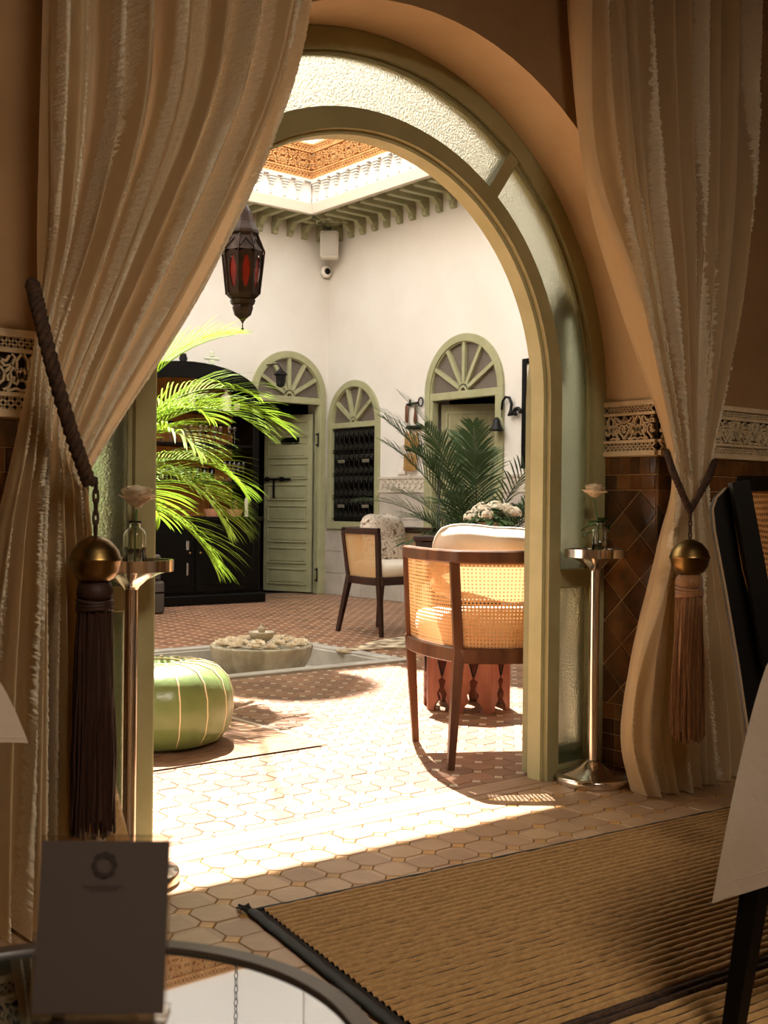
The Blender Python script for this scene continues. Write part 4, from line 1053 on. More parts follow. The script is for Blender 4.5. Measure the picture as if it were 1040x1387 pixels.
# ------------------------------------------------------------------ basin bowl and flowers
bx, by = 4.15, 6.39
bl = thing('marble_bowl', 'lobed pale marble bowl full of white blossoms in the basin', 'bowl', (bx, by, -.125))
M['bowl'] = mat('pale_marble', 'c0b49c', .5, c2='9d8f78', ns=7, detail=8)
pr = [(.17, 0), (.22, .015), (.28, .06), (.32, .13), (.335, .20), (.33, .215), (.315, .21), (.29, .14), (.2, .05), (.001, .03)]
MB().lathe(pr, 128, fn=lambda a, z: 1 - .075 * (1 - abs(sin(9 * a))) ** 2.5 + .015).build('basin', M['bowl'], bl, smooth=True)
fb = thing('finial_cup', 'small marble cup with a knob rising from the middle of the bowl', 'cup', (bx, by, -.098))
MB().lathe([(.045, 0), (.04, .10), (.03, .19), (.035, .20), (.07, .225), (.085, .265), (.082, .268), (.06, .24), (.02, .235), (.02, .265), (.028, .285), (.02, .30), (.01, .307), (.012, .318), (.001, .325)], 40, fn=lambda a, z: 1 + (.04 * cos(12 * a) if .2 < z < .27 else 0)).build('cup', M['bowl'], fb, smooth=True)
ORD = ['first', 'second', 'third', 'fourth', 'fifth', 'sixth', 'seventh', 'eighth', 'ninth', 'tenth', 'eleventh', 'twelfth', 'thirteenth', 'fourteenth']
rnd = random.Random(11)
hy = MB()
def dahlia(mb, c, R, rnd, tilt=0):
    for n, el, L_ in ((10, 12, 1), (9, 34, .9), (7, 58, .7), (4, 80, .5)):
        for k in range(n): petal(mb, c, 2 * pi * k / n + rnd.uniform(0, .3), radians(el), R * L_, R * .3, .1, rnd)
dm_ = MB(); dahlia(dm_, (0, 0, 0), .062, rnd); dme = dm_.mesh('blossom', M['petal'])
for p_ in dme.polygons: p_.use_smooth = True
bz = .085
sp = []
for ringr, n in ((.24, 13), (.15, 8)):
    for k in range(n):
        a = 2 * pi * (k + rnd.random() * .3) / n; sp.append((bx + ringr * 1.08 * cos(a), by + ringr * 1.08 * sin(a)))
WFL = MB().lathe([(.001, 0), (.296, 0), (.298, .003)], 48, cap=False).build('water', mat('bowl_water', '6d6a50', .1, spec=.6), bl, loc=(0, 0, .18))
def flab(k):
    inner = k >= 13; grp = [q for q in range(len(sp)) if (q >= 13) == inner]
    dep = lambda q: (sp[q][0] - bx) * .629 + (sp[q][1] - by) * .777; lat = lambda q: sp[q][0] * .777 - sp[q][1] * .629
    fr = dep(k) < 0; g2 = sorted([q for q in grp if (dep(q) < 0) == fr], key=lat)
    return 'white blossom, ' + ORD[g2.index(k)] + ' from the left ' + ('in front of' if fr else 'behind') + (' the cup, close around it' if inner else ' the cup, along the bowl rim')
for k, (x, y) in enumerate(sp):
    inner = k >= 13
    o = inst('floating_blossom', dme, None, (x, y, bz + (.012 if inner else 0)), (rnd.uniform(-.3, .3), rnd.uniform(-.3, .3), rnd.uniform(0, 6)))
    tag(o, flab(k), 'flower', 'blossoms round the cup' if inner else 'blossoms along the bowl rim')
# unseen shrub added on the parapet to cast the round shadow before the basin
shb = thing('shadow_shrub', 'unseen round shrub in a pot, added on the roof parapet to shade the courtyard floor', 'plant', (6.42, 10.22, ZU + .002))
MB().lathe([(.10, 0), (.12, .1), (.14, .2), (.001, .19)], 24).build('pot', M['iron'], shb, smooth=True, autos=40)
rs = random.Random(9); mb = MB()
mb.lathe([(.001, .12), (.2, .2), (.38, .42), (.43, .65), (.38, .88), (.2, 1.08), (.001, 1.14)], 24, fn=lambda a, z: 1 + .05 * cos(5 * a + z * 9))
for k in range(700):
    a = rs.uniform(0, 2 * pi); e2 = math.asin(rs.uniform(-1, 1)); n_ = Vector((cos(a) * cos(e2), sin(a) * cos(e2), sin(e2))); c = Vector((0, 0, .63)) + n_ * .47; q = n_.orthogonal().normalized() * .05; q2 = n_.cross(q)
    mb.add([c - q, c + q2, c + q, c - q2 + n_ * .03], [(0, 1, 2, 3)])
mb.build('foliage', M['leaf'], shb, kind='stuff')
# patterned mat by the far chair
tm = thing('patterned_mat', 'crumpled cream and brown patterned mat before the far chair', 'rug', (5.30, 6.38, .003), .25)
M['hide'] = mat('mat_pattern', 'd8c6a4', .95, c2='5d4433', ns=9, detail=1)
pts = [(-.62, .05), (-.55, .12), (-.35, .09), (-.2, .16), (.1, .22), (.75, .22), (.78, -.55), (.25, -.5), (-.05, -.3), (-.2, -.12), (-.4, -.02), (-.56, -.02)]
mb = MB(); mb.prism(pts, .0, .012, lambda a, b, d: (a, b, d + .004 * sin(a * 20) * (d > 0))); mb.build('woven_field', M['hide'], tm)

# ------------------------------------------------------------------ hanging lantern
lt = thing('hanging_lantern', 'dark pierced metal lantern with red glass hanging near the left curtain', 'lantern', (3.73, 5.99, 2.42)); lt.scale = (1.17, 1.17, 1.17)
M['lmet'] = mat('lantern_metal', '3b2a20', .5, metal=.6, c2='241812', ns=15, bump=.3, bs=60)
M['red'] = mat('red_glass', '7a1d12', .2, c2='5a140c', ns=10)
n8 = 8; mb = MB()
mb.lathe([(.001, -.275), (.008, -.26), (.02, -.245), (.045, -.225), (.055, -.19), (.052, -.175), (.062, -.17), (.068, -.15), (.062, -.145), (.085, -.125), (.088, -.115)], 8); mb.build('lower_cap', M['lmet'], lt)
for k in range(8):
    a0, a1 = 2 * pi * k / 8, 2 * pi * (k + 1) / 8; am = (a0 + a1) / 2
    def TP(s, z): 
        r_ = (.085 + (.108 - .085) * (z + .12) / .22) * cos(pi / 8) if z <= .10 else (.108 + (.07 - .108) * (z - .10) / .09) * cos(pi / 8)
        return Vector((r_ * cos(am) - s * sin(am), r_ * sin(am) + s * cos(am), z))
    fr = MB(); w0, w1 = .085 * sin(pi / 8), .108 * sin(pi / 8)
    lo = [(-w0, -.12), (w0, -.12), (w1, .10), (-w1, .10)]
    ov = [(.022 * cos(t) * (1 - .25 * abs(sin(t))), -.01 + .085 * sin(t)) for t in [2 * pi * q / 12 for q in range(12)]]
    outer = []
    for x, z in ov:
        t = atan2(z + .01, x); kx = 1e9
        ux, uz = cos(t), sin(t); cand = []
        if uz > 1e-6: cand.append((.10 + .01) / uz)
        if uz < -1e-6: cand.append((-.12 + .01) / uz)
        if abs(ux) > 1e-6:
            wm_ = (w0 + w1) / 2 + (w1 - w0) / .22 * 0; cand.append(wm_ / abs(ux))
        q = min(cand); outer.append((ux * q, -.01 + uz * q))
    m_ = len(ov); vs = [TP(*p) for p in ov] + [TP(*p) for p in outer]
    fr.add(vs, [(q, (q + 1) % m_, m_ + (q + 1) % m_, m_ + q) for q in range(m_)])
    fr.add([TP(-w1, .10), TP(w1, .10), TP(.07 * sin(pi / 8), .19), TP(-.07 * sin(pi / 8), .19)], [(0, 1, 2, 3)])
    p = fr.build('side_panel', M['lmet'], lt)
    g = MB(); g.add([TP(x, z) * 1 - Vector((cos(am), sin(am), 0)) * .006 for x, z in ov], [tuple(range(m_))]); g.build('red_pane', M['red'], p)
    e_ = MB(); e_.tube([Vector((.088 * cos(a0), .088 * sin(a0), -.12)), Vector((.112 * cos(a0), .112 * sin(a0), .10)), Vector((.074 * cos(a0), .074 * sin(a0), .19))], .005, 6)
    e_.tube([TP(-w1 * .8, .115) * 1.02, TP(0, .16) * 1.02, TP(w1 * .8, .115) * 1.02], .004, 5); e_.build('rib', M['lmet'], p)
mb = MB(); mb.lathe([(.074, .185), (.084, .195), (.08, .21), (.06, .25), (.04, .31), (.02, .345), (.012, .36), (.001, .362)], 8); mb.build('domed_cap', M['lmet'], lt)
mb = MB()
for k in range(50):
    z = .36 + .035 * k
    mb.tube([((.010 if k % 2 else 0) * cos(a), (0 if k % 2 else .010) * cos(a), z + .022 * sin(a)) for a in [2 * pi * q / 8 for q in range(9)]], .003, 4, cap=False)
mb.tube([(0, 0, 2.09), (0, 0, 3.2)], .004, 5); mb.tube([((OXA - 3.73) / 1.17, 0, 3.25), (0, 0, 3.2), ((OXB - 3.73) / 1.17, 0, 3.25)], .004, 5); mb.build('chain', M['lmet'], lt)
mb = MB(); mb.tube([(0, 0, -.275), (0, 0, -.31)], .003, 6); mb.lathe([(.001, -.305), (.009, -.297), (.001, -.288)], 8); mb.build('drop_finial', M['lmet'], lt)

# ------------------------------------------------------------------ palms
def frond(mb, base, az, L_, el0, droop, nl, ll, rnd, w=.013, start=.25, stiff=.4):
    d = Vector((cos(az), sin(az), 0)); pts = []; n = 14; p = Vector(base); el = el0
    for k in range(n + 1):
        pts.append(p.copy()); el_k = el0 - droop * (k / n) ** 1.3; p = p + (d * cos(el_k) + Vector((0, 0, sin(el_k)))) * (L_ / n)
    mb.tube(pts, [.006 * (1 - .7 * k / n) for k in range(n + 1)], 5)
    for i in range(nl):
        t = start + (1 - start) * i / (nl - 1); c = cr(pts, t); tn = (cr(pts, min(1, t + .02)) - cr(pts, max(0, t - .02))).normalized()
        side = tn.cross(Vector((0, 0, 1))).normalized(); upv = side.cross(tn)
        l = ll * (sin(pi * min(.97, max(.12, .15 + .8 * (t - start) / (1 - start)))) ** .6) * rnd.uniform(.85, 1.1)
        for s in (-1, 1):
            dr = (tn * (.35 + .65 * t) + side * s * (1.05 - .55 * t) + upv * (.30 - .1 * t) + Vector((rnd.uniform(-.1, .1),) * 3)).normalized()
            q = c.copy(); vs = []; m_ = 5; wd = side.cross(dr); wv = dr.cross(upv).normalized()
            for j in range(m_ + 1):
                tt = j / m_; hw = w / 2 * (sin(pi * (.1 + .88 * tt)) ** .6) * (1 if j < m_ else .05)
                nrm = Vector((0, 0, 1))
                vs += [q - wv * hw, q + wv * hw]
                q = q + dr * (l / m_); dr = (dr + Vector((0, 0, -stiff * (.25 + tt)))* .42).normalized()
            mb.add(vs, [(2 * j, 2 * j + 1, 2 * j + 3, 2 * j + 2) for j in range(m_)])
def pot(parent, R, H, m_, name='pot'):
    MB().lathe([(R * .7, 0), (R * .75, .01), (R * .95, H * .7), (R, H * .9), (R * 1.06, H * .92), (R * 1.06, H), (R * .95, H), (R * .9, H * .9), (.001, H * .88)], 32).build(name, m_, parent, smooth=True, autos=40)
M['palm'] = cloth('palm_leaf', '7f9c2e', '94ac3c', .4, ns=9, bump=0, rough=.45)
M['areca'] = cloth('areca_leaf', '46583a', '34462a', .25, ns=9, bump=0, rough=.45)
M['clay'] = mat('clay_pot', '8a4a2e', .7, c2='74402a', ns=8)
pm_ = thing('potted_palm', 'sunlit bright green palm between the left stand and the black cabinet', 'plant', (2.62, 5.62, .003))
pot(pm_, .22, .42, M['clay']); rnd = random.Random(21)
mb = MB(); mb.tube([(0, 0, .38), (.02, .01, .7), (.0, .0, 1.08)], [.05, .045, .05], 10); mb.build('trunk', mat('palm_trunk', '6b543a', .9, c2='4d3a28', ns=30, bump=.8), pm_, smooth=True)
# fronds lean towards the light; first eight face the arch
specs = [(-.02, 1.15, 1.20, 1.55, .36), (-.35, 1.10, 1.0, 1.7, .34), (-.75, .95, .95, 1.8, .34), (-.15, .85, .75, 1.7, .34), (-.5, .8, .35, 1.6, .34), (-.95, .75, .15, 1.3, .36), (-.25, .7, -.1, 1.1, .36), (.25, .95, 1.1, 1.6, .34),
         (-1.35, .8, .7, 1.5, .32), (-1.9, .8, .6, 1.5, .32), (1.0, .8, .9, 1.6, .32), (1.9, .8, .8, 1.6, .3), (2.8, .85, .9, 1.6, .32), (-2.6, .85, .8, 1.6, .32), (-.6, 1.0, 1.3, 1.2, .34), (.6, .7, .4, 1.4, .34)]
for k, (az, L_, el, dr, ll) in enumerate(specs):
    mb = MB(); frond(mb, (.03 * cos(az), .03 * sin(az), 1.03 + .07 * (k % 3)), az, L_ * 1.05, el, dr, 36, ll * 1.1, rnd, .0115, .2, .55); mb.build('frond', M['palm'], pm_, smooth=True)
ar = thing('potted_palm', 'dark green feathery palm in a pot before the right arched door', 'plant', (6.40, 6.70, .003))
pot(ar, .19, .36, mat('dark_pot', '3a3029', .5)); rnd = random.Random(31)
for k in range(24):
    az = 2 * pi * k / 24 * 1.0 + rnd.uniform(-.1, .1); el = rnd.uniform(1.0, 1.45); L_ = rnd.uniform(.85, 1.25) * (1.15 if k % 8 == 5 else 1)
    mb = MB(); frond(mb, (.05 * cos(az), .05 * sin(az), .34), az, L_ * (1.15 + .3 * (k % 3 == 0)), el + .12 * (k % 3 == 0), rnd.uniform(.9, 1.6), 26, .28, rnd, .0135, .42, .5); mb.build('frond', M['areca'], ar, smooth=True)
for L_, az, el in ((1.75, 2.3, 1.5), (1.5, -2.4, 1.38), (1.6, 2.8, 1.35), (1.45, 1.1, 1.45), (1.5, -2.9, 1.35)):
    mb = MB(); frond(mb, (0, 0, .34), az, L_, el, .8, 22, .24, rnd, .016, .6, .4); mb.build('frond', M['areca'], ar, smooth=True)
# white hydrangea-like plant on a console
cn = thing('console_table', 'dark wooden console table behind the near chair cushion', 'table', (5.60, 6.07, .002), radians(-39))
MB().box((-.32, -.16, .76), (.32, .16, .795), bev=.004).build('tabletop', M['darkwood'], cn)
for sx in (-1, 1):
    for sy in (-1, 1): MB().box((sx * .28 - .02, sy * .12 - .02, 0), (sx * .28 + .02, sy * .12 + .02, .76), bev=.003).build('leg', M['darkwood'], cn)
MB().box((-.28, -.13, .68), (.28, .13, .755), bev=.003).build('apron', M['darkwood'], cn)
wp = thing('flowering_plant', 'round white flower heads over dark leaves on the console', 'plant', (5.78, 5.93, .797))
pot(wp, .085, .10, mat('cream_pot', 'b9ab92', .6)); rnd = random.Random(5)
lm = MB()
for k in range(110):
    a = rnd.uniform(0, 2 * pi); e2 = rnd.uniform(-.2, 1.2); c = Vector((0, 0, .12)) + Vector((cos(a) * cos(e2) * .11, sin(a) * cos(e2) * .11, sin(e2) * .05)); dirv = Vector((cos(a) * cos(e2), sin(a) * cos(e2), sin(e2)))
    sd = dirv.cross(Vector((0, 0, 1))).normalized(); vs = []
    for j, wd in enumerate((.004, .022, .026, .014, .001)): q = c + dirv * (.022 * j) + Vector((0, 0, -.003 * j * j)); vs += [q - sd * wd, q + sd * wd]
    lm.add(vs, [(2 * j, 2 * j + 1, 2 * j + 3, 2 * j + 2) for j in range(4)])
lm.build('foliage', M['leaf'], wp, smooth=True, kind='stuff')
for k, (dx, dy, dz) in enumerate(((-.13, .06, .13), (-.06, .02, .19), (.03, -.03, .20), (.10, -.06, .185), (.14, -.1, .16), (-.02, .10, .17), (.08, .05, .2), (-.10, -.06, .15))):
    hb = MB()
    for q in range(60):
        a = rnd.uniform(0, 2 * pi); e2 = math.asin(rnd.uniform(-.3, 1)); n_ = Vector((cos(a) * cos(e2), sin(a) * cos(e2), sin(e2))); c = Vector((dx, dy, dz)) + n_ * Vector((.055, .055, .04)).length * .62; s1 = n_.orthogonal().normalized(); s2 = n_.cross(s1)
        hb.add([c + n_ * .003] + [c + (s1 * cos(t) + s2 * sin(t)) * .012 for t in [pi / 2 * w_ for w_ in range(4)]] + [c + (s1 * cos(t) + s2 * sin(t)) * .007 - n_ * .002 for t in [pi / 4 + pi / 2 * w_ for w_ in range(4)]], [(0, 1, 5), (0, 5, 2), (0, 2, 6), (0, 6, 3), (0, 3, 7), (0, 7, 4), (0, 4, 8), (0, 8, 1)])
    hb.lathe([(.001, -.02), (.03, -.01), (.036, .01), (.02, .03), (.001, .034)], 10, c=(dx, dy, dz)); hb.build('flower_head', M['white_fl'], wp)

# ------------------------------------------------------------------ black cabinet on the north wall
cab = thing('bar_cabinet', 'tall black cabinet with arched top and wooden back against the far wall', 'cabinet', (5.72, 10.05, .003))
W2 = .78; DD = .52
M['cback'] = mat('cabinet_back', 'c88640', .6, c2='ab6c32', ns=6, stretch=(4, 1, .5))
MB().box((-W2 - .05, -.04, 0), (W2 + .05, DD + .02, .10), bev=.01).build('plinth', M['black'], cab)
MB().box((-W2, 0, .10), (W2, DD, .84), bev=.005).build('lower_body', M['black'], cab)
MB().box((-W2 - .03, -.03, .84), (W2 + .03, DD + .02, .88), bev=.006).build('counter', M['black'], cab)
for k in (-1, 1):
    x0, x1 = sorted((k * .02, k * (W2 - .03))); d_ = MB().box((x0, -.018, .13), (x1, 0, .80), bev=.004).build('cabinet_door', M['black'], cab)
    mb = MB(); mb.box((x0 + .07, -.026, .20), (x1 - .07, -.018, .73), bev=.004); mb.build('raised_panel', M['black'], d_)
    mb = MB(); mb.lathe([(.001, 0), (.012, .004), (.012, .014), (.001, .02)], 10); q = mb.build('knob', M['brass'], d_, loc=(k * .06, -.02, .52)); q.rotation_euler = (pi / 2, 0, 0)
mb = MB(); mb.box((-.10, -.03, .55), (-.07, -.02, .64), bev=.003); mb.box((-.095, -.03, .30), (-.075, -.02, .42), bev=.003); mb.build('pale_lock_plate', mat('pale_metal', '9a9086', .4, metal=.5), cab)
for s in (-1, 1): MB().box((min(s * W2, s * (W2 - .04)), .06, .88), (max(s * W2, s * (W2 - .04)), DD, 2.06), bev=.004).build('side_panel', M['black'], cab)
for s in (-1, 1): MB().box((min(s * W2, s * (W2 - .07)), .045, .88), (max(s * W2, s * (W2 - .07)), .075, 2.06), bev=.004).build('front_stile', M['black'], cab)
for k in range(10):
    a = -W2 + .04 + k * (2 * W2 - .08) / 10; MB().box((a + .001, DD - .02, .88), (a + (2 * W2 - .08) / 10 - .001, DD, 2.2), bev=.002).build('back_board', M['cback'], cab); MB().box((a + .001, DD - .02, 2.19), (a + (2 * W2 - .08) / 10 - .001, DD, 2.13 + .26 * sqrt(max(.1, 1 - ((a + .07) / W2) ** 2)))).build('back_board', M['cback'], cab)
for z in (1.215, 1.59, 1.935): MB().box((-W2 + .04, .08, z), (W2 - .04, DD - .02, z + .025), bev=.003).build('shelf', M['black'], cab)
mb = MB(); n = 20; A = [(W2 * cos(pi * k / n), 2.12 + .30 * sin(pi * k / n)) for k in range(n + 1)]; I = [((W2 - .12) * cos(pi * k / n), 2.10 + .16 * sin(pi * k / n)) for k in range(n + 1)]
for k in range(n): mb.prism([A[k], A[k + 1], I[k + 1], I[k]], .045, .10, lambda a, b, d: (a, d, b)); mb.prism([A[k], A[k + 1], (A[k + 1][0] * .97, A[k + 1][1] - .03), (A[k][0] * .97, A[k][1] - .03)], .10, DD, lambda a, b, d: (a, d, b))
for s in (-1, 1): mb.box((min(s * W2, s * (W2 - .12)), .045, 2.04), (max(s * W2, s * (W2 - .12)), DD, 2.13))
mb.build('arched_top', M['black'], cab)
# things on the cabinet
def wineglass(h=.2, r=.035):
    mb = MB(); mb.lathe([(r * .85, 0), (r * .85, .002), (.005, .008), (.0035, h * .45), (.01, h * .5), (r * .85, h * .62), (r, h * .78), (r * .88, h), (r * .84, h), (r * .94, h * .78), (r * .8, h * .64), (.001, h * .53)], 16); return mb
wg = wineglass(.21, .034).mesh('wine_glass', M['glass']); tb = MB(); tb.lathe([(.026, 0), (.03, .002), (.033, .13), (.031, .13), (.028, .01), (.001, .008)], 16); tbm = tb.mesh('tumbler', M['glass'])
for me in (wg, tbm):
    for p_ in me.polygons: p_.use_smooth = True
for k in range(14):
    o = inst('wine_glass', wg, None, (5.20 + .085 * k, 10.05 + .17 + .04 * (k % 2), .003 + 1.616)); tag(o, ORD[k] + ' stemmed clear glass from the left on the middle cabinet shelf', 'glass', 'stemmed glasses on the middle shelf')
for k in range(5):
    o = inst('champagne_flute', wg, None, (6.16 + .056 * k, 10.05 + .16, .003 + 1.241), scale=(.8, .8, 1.0)); tag(o, ORD[k] + ' slim stemmed glass from left, right end of lower cabinet shelf', 'glass', 'slim glasses at the right of the lower shelf')
for k in range(9):
    o = inst('tumbler', tbm, None, (5.35 + .085 * k, 10.05 + .2, .003 + 1.241)); tag(o, ORD[k] + ' plain clear tumbler from the left on the lower cabinet shelf', 'glass', 'tumblers on the lower shelf')
def bott(name, label, x, y, z, h, r, m_, capm, labm=None, cat='bottle'):
    o = thing(name, label, cat, (x, y, z)); MB().lathe([(r, 0), (r, h * .62), (r * .8, h * .7), (r * .32, h * .78), (r * .3, h * .93), (.001, h * .935)], 20).build('bottle_body', m_, o, smooth=True, autos=50)
    MB().lathe([(r * .38, h * .93), (r * .38, h), (.001, h)], 14).build('cap', capm, o)
    if labm: MB().lathe([(r * 1.02, h * .15), (r * 1.02, h * .5)], 20, cap=False).build('label', labm, o, smooth=True)
M['amber'] = mat('amber_bottle', '4a2410', .1, spec=.7); M['clearb'] = mat('clear_spirit', 'cfc4ae', .1); M['labl'] = mat('paper_label', 'd8ccb4', .7); M['silv'] = mat('silver_cap', 'a8a090', .3, metal=.8)
zz = .003 + 1.961
bott('spirit_bottle', 'dark round bottle with a pale label at the left of the top shelf', 5.62, 10.24, zz, .20, .06, M['amber'], M['black'], M['labl'])
bott('spirit_bottle', 'tall bottle with a silver cap next to the dark round bottle', 5.80, 10.27, zz, .26, .04, M['clearb'], M['silv'], M['labl'])
bott('spirit_bottle', 'clear squat bottle with a white label at the right of the top shelf', 6.18, 10.23, zz, .23, .055, M['clearb'], M['silv'], M['labl'])
bott('spirit_bottle', 'small amber bottle at the far right of the top shelf', 6.32, 10.25, zz, .17, .035, M['amber'], M['black'], M['labl'])
M['pinkb'] = mat('pinkish_clay', 'b07e5e', .6)
for k, (x, lb) in enumerate(((5.98, 'left'), (6.24, 'right'))):
    o = thing('clay_bowl', lb + ' one of two pinkish bowls with a glass jar on the cabinet counter', 'bowl', (x, 10.14, .884)); MB().lathe([(.065, 0), (.085, .06), (.087, .075), (.08, .075), (.06, .01), (.001, .01)], 28).build('bowl', M['pinkb'], o, smooth=True, autos=50)
    o2 = thing('glass_jar', 'clear lidded jar standing in the ' + lb + ' pinkish bowl', 'jar', (x, 10.14, .896)); MB().lathe([(.03, 0), (.035, .09), (.02, .115), (.02, .13), (.03, .14), (.01, .16), (.001, .165)], 20).build('jar', M['glass'], o2, smooth=True)
bott('slender_bottle', 'slender pale bottle at the right end of the cabinet counter', 6.42, 10.2, .884, .26, .022, M['clearb'], M['silv'])
# on top of the cabinet
o = thing('cross_ornament', 'small white cross-shaped ornament on top of the cabinet', 'ornament', (6.05, 10.3, 2.385)); mb = MB(); mb.box((-.07, -.02, .0), (.07, .02, .05), bev=.008); mb.box((-.03, -.015, .05), (.03, .015, .10), bev=.008); mb.box((-.09, -.012, .10), (.09, .012, .13), bev=.008); mb.box((-.03, -.01, .13), (.03, .01, .19), bev=.008); mb.build('body', mat('mint_white', 'c9cdb4', .6), o)
o = thing('small_dark_urn', 'small dark urn on top of the cabinet', 'urn', (5.72, 10.3, 2.40)); MB().lathe([(.03, 0), (.02, .02), (.045, .07), (.03, .11), (.035, .12), (.001, .12)], 16).build('urn', M['iron'], o, smooth=True)
# crates and drum left of cabinet
M['crate'] = mat('grey_case', '4f463e', .6, c2='3f3831', ns=5)
for k, (z, h, lb) in enumerate(((0.003, .30, 'lower'), (.305, .24, 'upper'))):
    o = thing('equipment_case', lb + ' grey-brown case of the two stacked left of the cabinet', 'case', (4.78, 9.62, z)); MB().box((-.30, -.22, 0), (.28 - .04 * k, .22, h), bev=.02).build('body', M['crate'], o); MB().box((-.302, -.222, h * .62), (.282 - .04 * k, .222, h * .68), bev=.003).build('lid_seam', M['black'], o)
o = thing('black_drum', 'round black drum leaning by the grey-brown cases', 'drum', (4.47, 9.07, .175), tilt=(radians(80), 0, radians(-35)))
MB().lathe([(.001, -.09), (.15, -.09), (.168, -.075), (.168, .075), (.15, .09), (.001, .09)], 36).build('shell', M['black'], o, smooth=True, autos=40)
MB().lathe([(.158, .088), (.168, .098), (.172, .088)], 36, cap=False).build('rim', M['silv'], o)

# ------------------------------------------------------------------ things on the courtyard walls
key = thing('wall_hanging', 'old wooden and iron key hanger with bristle bundles left of the right door', 'ornament', (CXB - .012, 9.10, 2.1), RE)
M['brist'] = mat('bristle', 'c09a5c', .8, c2='6a4622', ns=60, stretch=(12, 12, 1))
mb = MB(); mb.tube([(-.12, -.01, -.03), (.06, -.01, -.02)], .012, 8); mb.tube([(.10 + .035 * cos(a), -.01, -.015 + .045 * sin(a)) for a in [2 * pi * q / 14 for q in range(15)]], .008, 6, cap=False); mb.tube([(-.07, -.01, .02), (-.07, -.01, -.05)], .012, 6)
mb.tube([(-.10, -.015, -.27), (.11, -.015, -.28)], .022, 8); mb.lathe([(.001, -.02), (.045, 0), (.03, .02), (.001, .03)], 14, c=(.09, -.02, -.28))
mb.tube([(-.12, -.01, -.50), (.06, -.01, -.51)], .018, 8); mb.tube([(.09 + .03 * cos(a), -.01, -.51 + .05 * sin(a)) for a in [2 * pi * q / 14 for q in range(15)]], .009, 6, cap=False); mb.build('iron_bars', M['iron'], key, smooth=True)
mb = MB(); mb.box((-.13, -.03, -.22), (-.09, -.01, -.04), bev=.006); mb.lathe([(.012, -.24), (.022, -.2), (.012, -.1), (.01, -.03)], 12, c=(.03, -.02, 0)); mb.build('wooden_handle', M['wood'], key, smooth=True, autos=40)
for x, z0, z1 in ((-.10, -.5, -.32), (-.04, -.49, -.32), (.02, -.49, -.33), (.07, -.48, -.33), (-.11, -.72, -.54), (-.06, -.73, -.54), (-.005, -.73, -.54), (.045, -.72, -.54)):
    mb = MB(); mb.lathe([(.026, z0), (.028, z0 + .03), (.02, z1 - .02), (.012, z1)], 12, c=(x, -.03, 0), fn=lambda a, z: .66 + .08 * cos(6 * a)); mb.build('bristle_bundle', M['brist'], key)
sw = thing('swan_hook_bell', 'black iron swan-neck hook with a small bell right of the right door', 'bell', (CXB - .01, 7.68, 1.95), RE)
mb = MB(); mb.tube([(-.12, -.03, -.02), (-.11, -.03, .06), (-.07, -.03, .10), (-.02, -.03, .09), (.01, -.03, .03), (0, -.03, -.03), (-.03, -.03, -.08)], [.012, .012, .013, .014, .014, .014, .012], 8)
mb.tube([(.07 + (.065 - .012 * t) * cos(t) * (1 - .09 * t), -.03, -.06 + (.065 - .012 * t) * sin(t) * (1 - .09 * t)) for t in [q * .45 for q in range(12)]], [.02] * 12, 8); mb.tube([(0, -.03, -.03), (.01, -.03, -.08)], .018, 8); mb.build('swan_hook', M['iron'], sw, smooth=True)
mb = MB(); mb.tube([(-.12, -.03, -.02), (-.12, -.03, -.09)], .004, 5); mb.lathe([(.075, -.22), (.062, -.20), (.045, -.17), (.035, -.12), (.015, -.095), (.001, -.09)], 20, c=(-.13, -.085, 0)); mb.build('bell', M['iron'], sw, smooth=True)
pc = thing('framed_picture', 'tall picture in a thin black frame right of the bell', 'picture', (CXB - .008, 7.13, 1.88), RE)
for a, b in (((-.41, -.51), (-.36, .51)), ((.36, -.51), (.41, .51)), ((-.36, .46), (.36, .51)), ((-.36, -.51), (.36, -.46))): MB().box((a[0], -.035, a[1]), (b[0], 0, b[1]), bev=.004).build('frame_bar', M['black'], pc)
MB().box((-.36, -.015, -.46), (.36, -.005, .46)).build('pale_mount', mat('picture_mount', 'e2d8c8', .7), pc)
so_ = thing('wall_socket', 'white socket plate on the wall under the bristle hanger', 'socket', (CXB - .006, 9.30, 1.385), RE)
MB().box((-.065, -.012, -.045), (.065, .004, .045), bev=.004).build('plate', mat('socket_white', 'ded4c6', .4), so_); MB().box((-.04, -.016, -.025), (-.01, -.01, .025), bev=.002).build('switch', mat('switch_white', 'e8e0d4', .4), so_)
M['spk'] = mat('speaker_grille', 'b5afa2', .6, bump=.5, bs=300)
sp_ = thing('wall_speaker', 'pale grey box speaker in the corner under the gallery', 'speaker', (7.60, 10.40, 3.76), radians(-40))
MB().box((-.10, -.08, 0), (.10, .08, .30), bev=.015).build('cabinet', mat('speaker_white', 'd5cdbf', .5), sp_); MB().box((-.085, -.09, .02), (.085, -.079, .28), bev=.004).build('grille', M['spk'], sp_); MB().box((-.03, .08, .12), (.03, .18, .18)).build('bracket', M['iron'], sp_)
cm_ = thing('dome_camera', 'round white dome camera below the corner speaker', 'camera', (7.71, 10.63, 3.66), tilt=(radians(90), 0, radians(-10)))
MB().lathe([(.065, 0), (.07, .02), (.062, .045), (.05, .06), (.001, .062)], 32).build('housing', mat('camera_white', 'e6dfd2', .35), cm_, smooth=True, autos=50)
MB().lathe([(.036, .06), (.033, .075), (.02, .088), (.001, .092)], 24).build('lens_dome', M['black'], cm_, smooth=True)
lb = thing('wall_lantern', 'small dark lantern in front of the left door fanlight', 'lantern', (6.93, 10.35, 2.37))
MB().lathe([(.001, -.10), (.05, -.08), (.06, .03), (.085, .04), (.05, .075), (.02, .10), (.001, .12)], 6).build('body', M['iron'], lb)
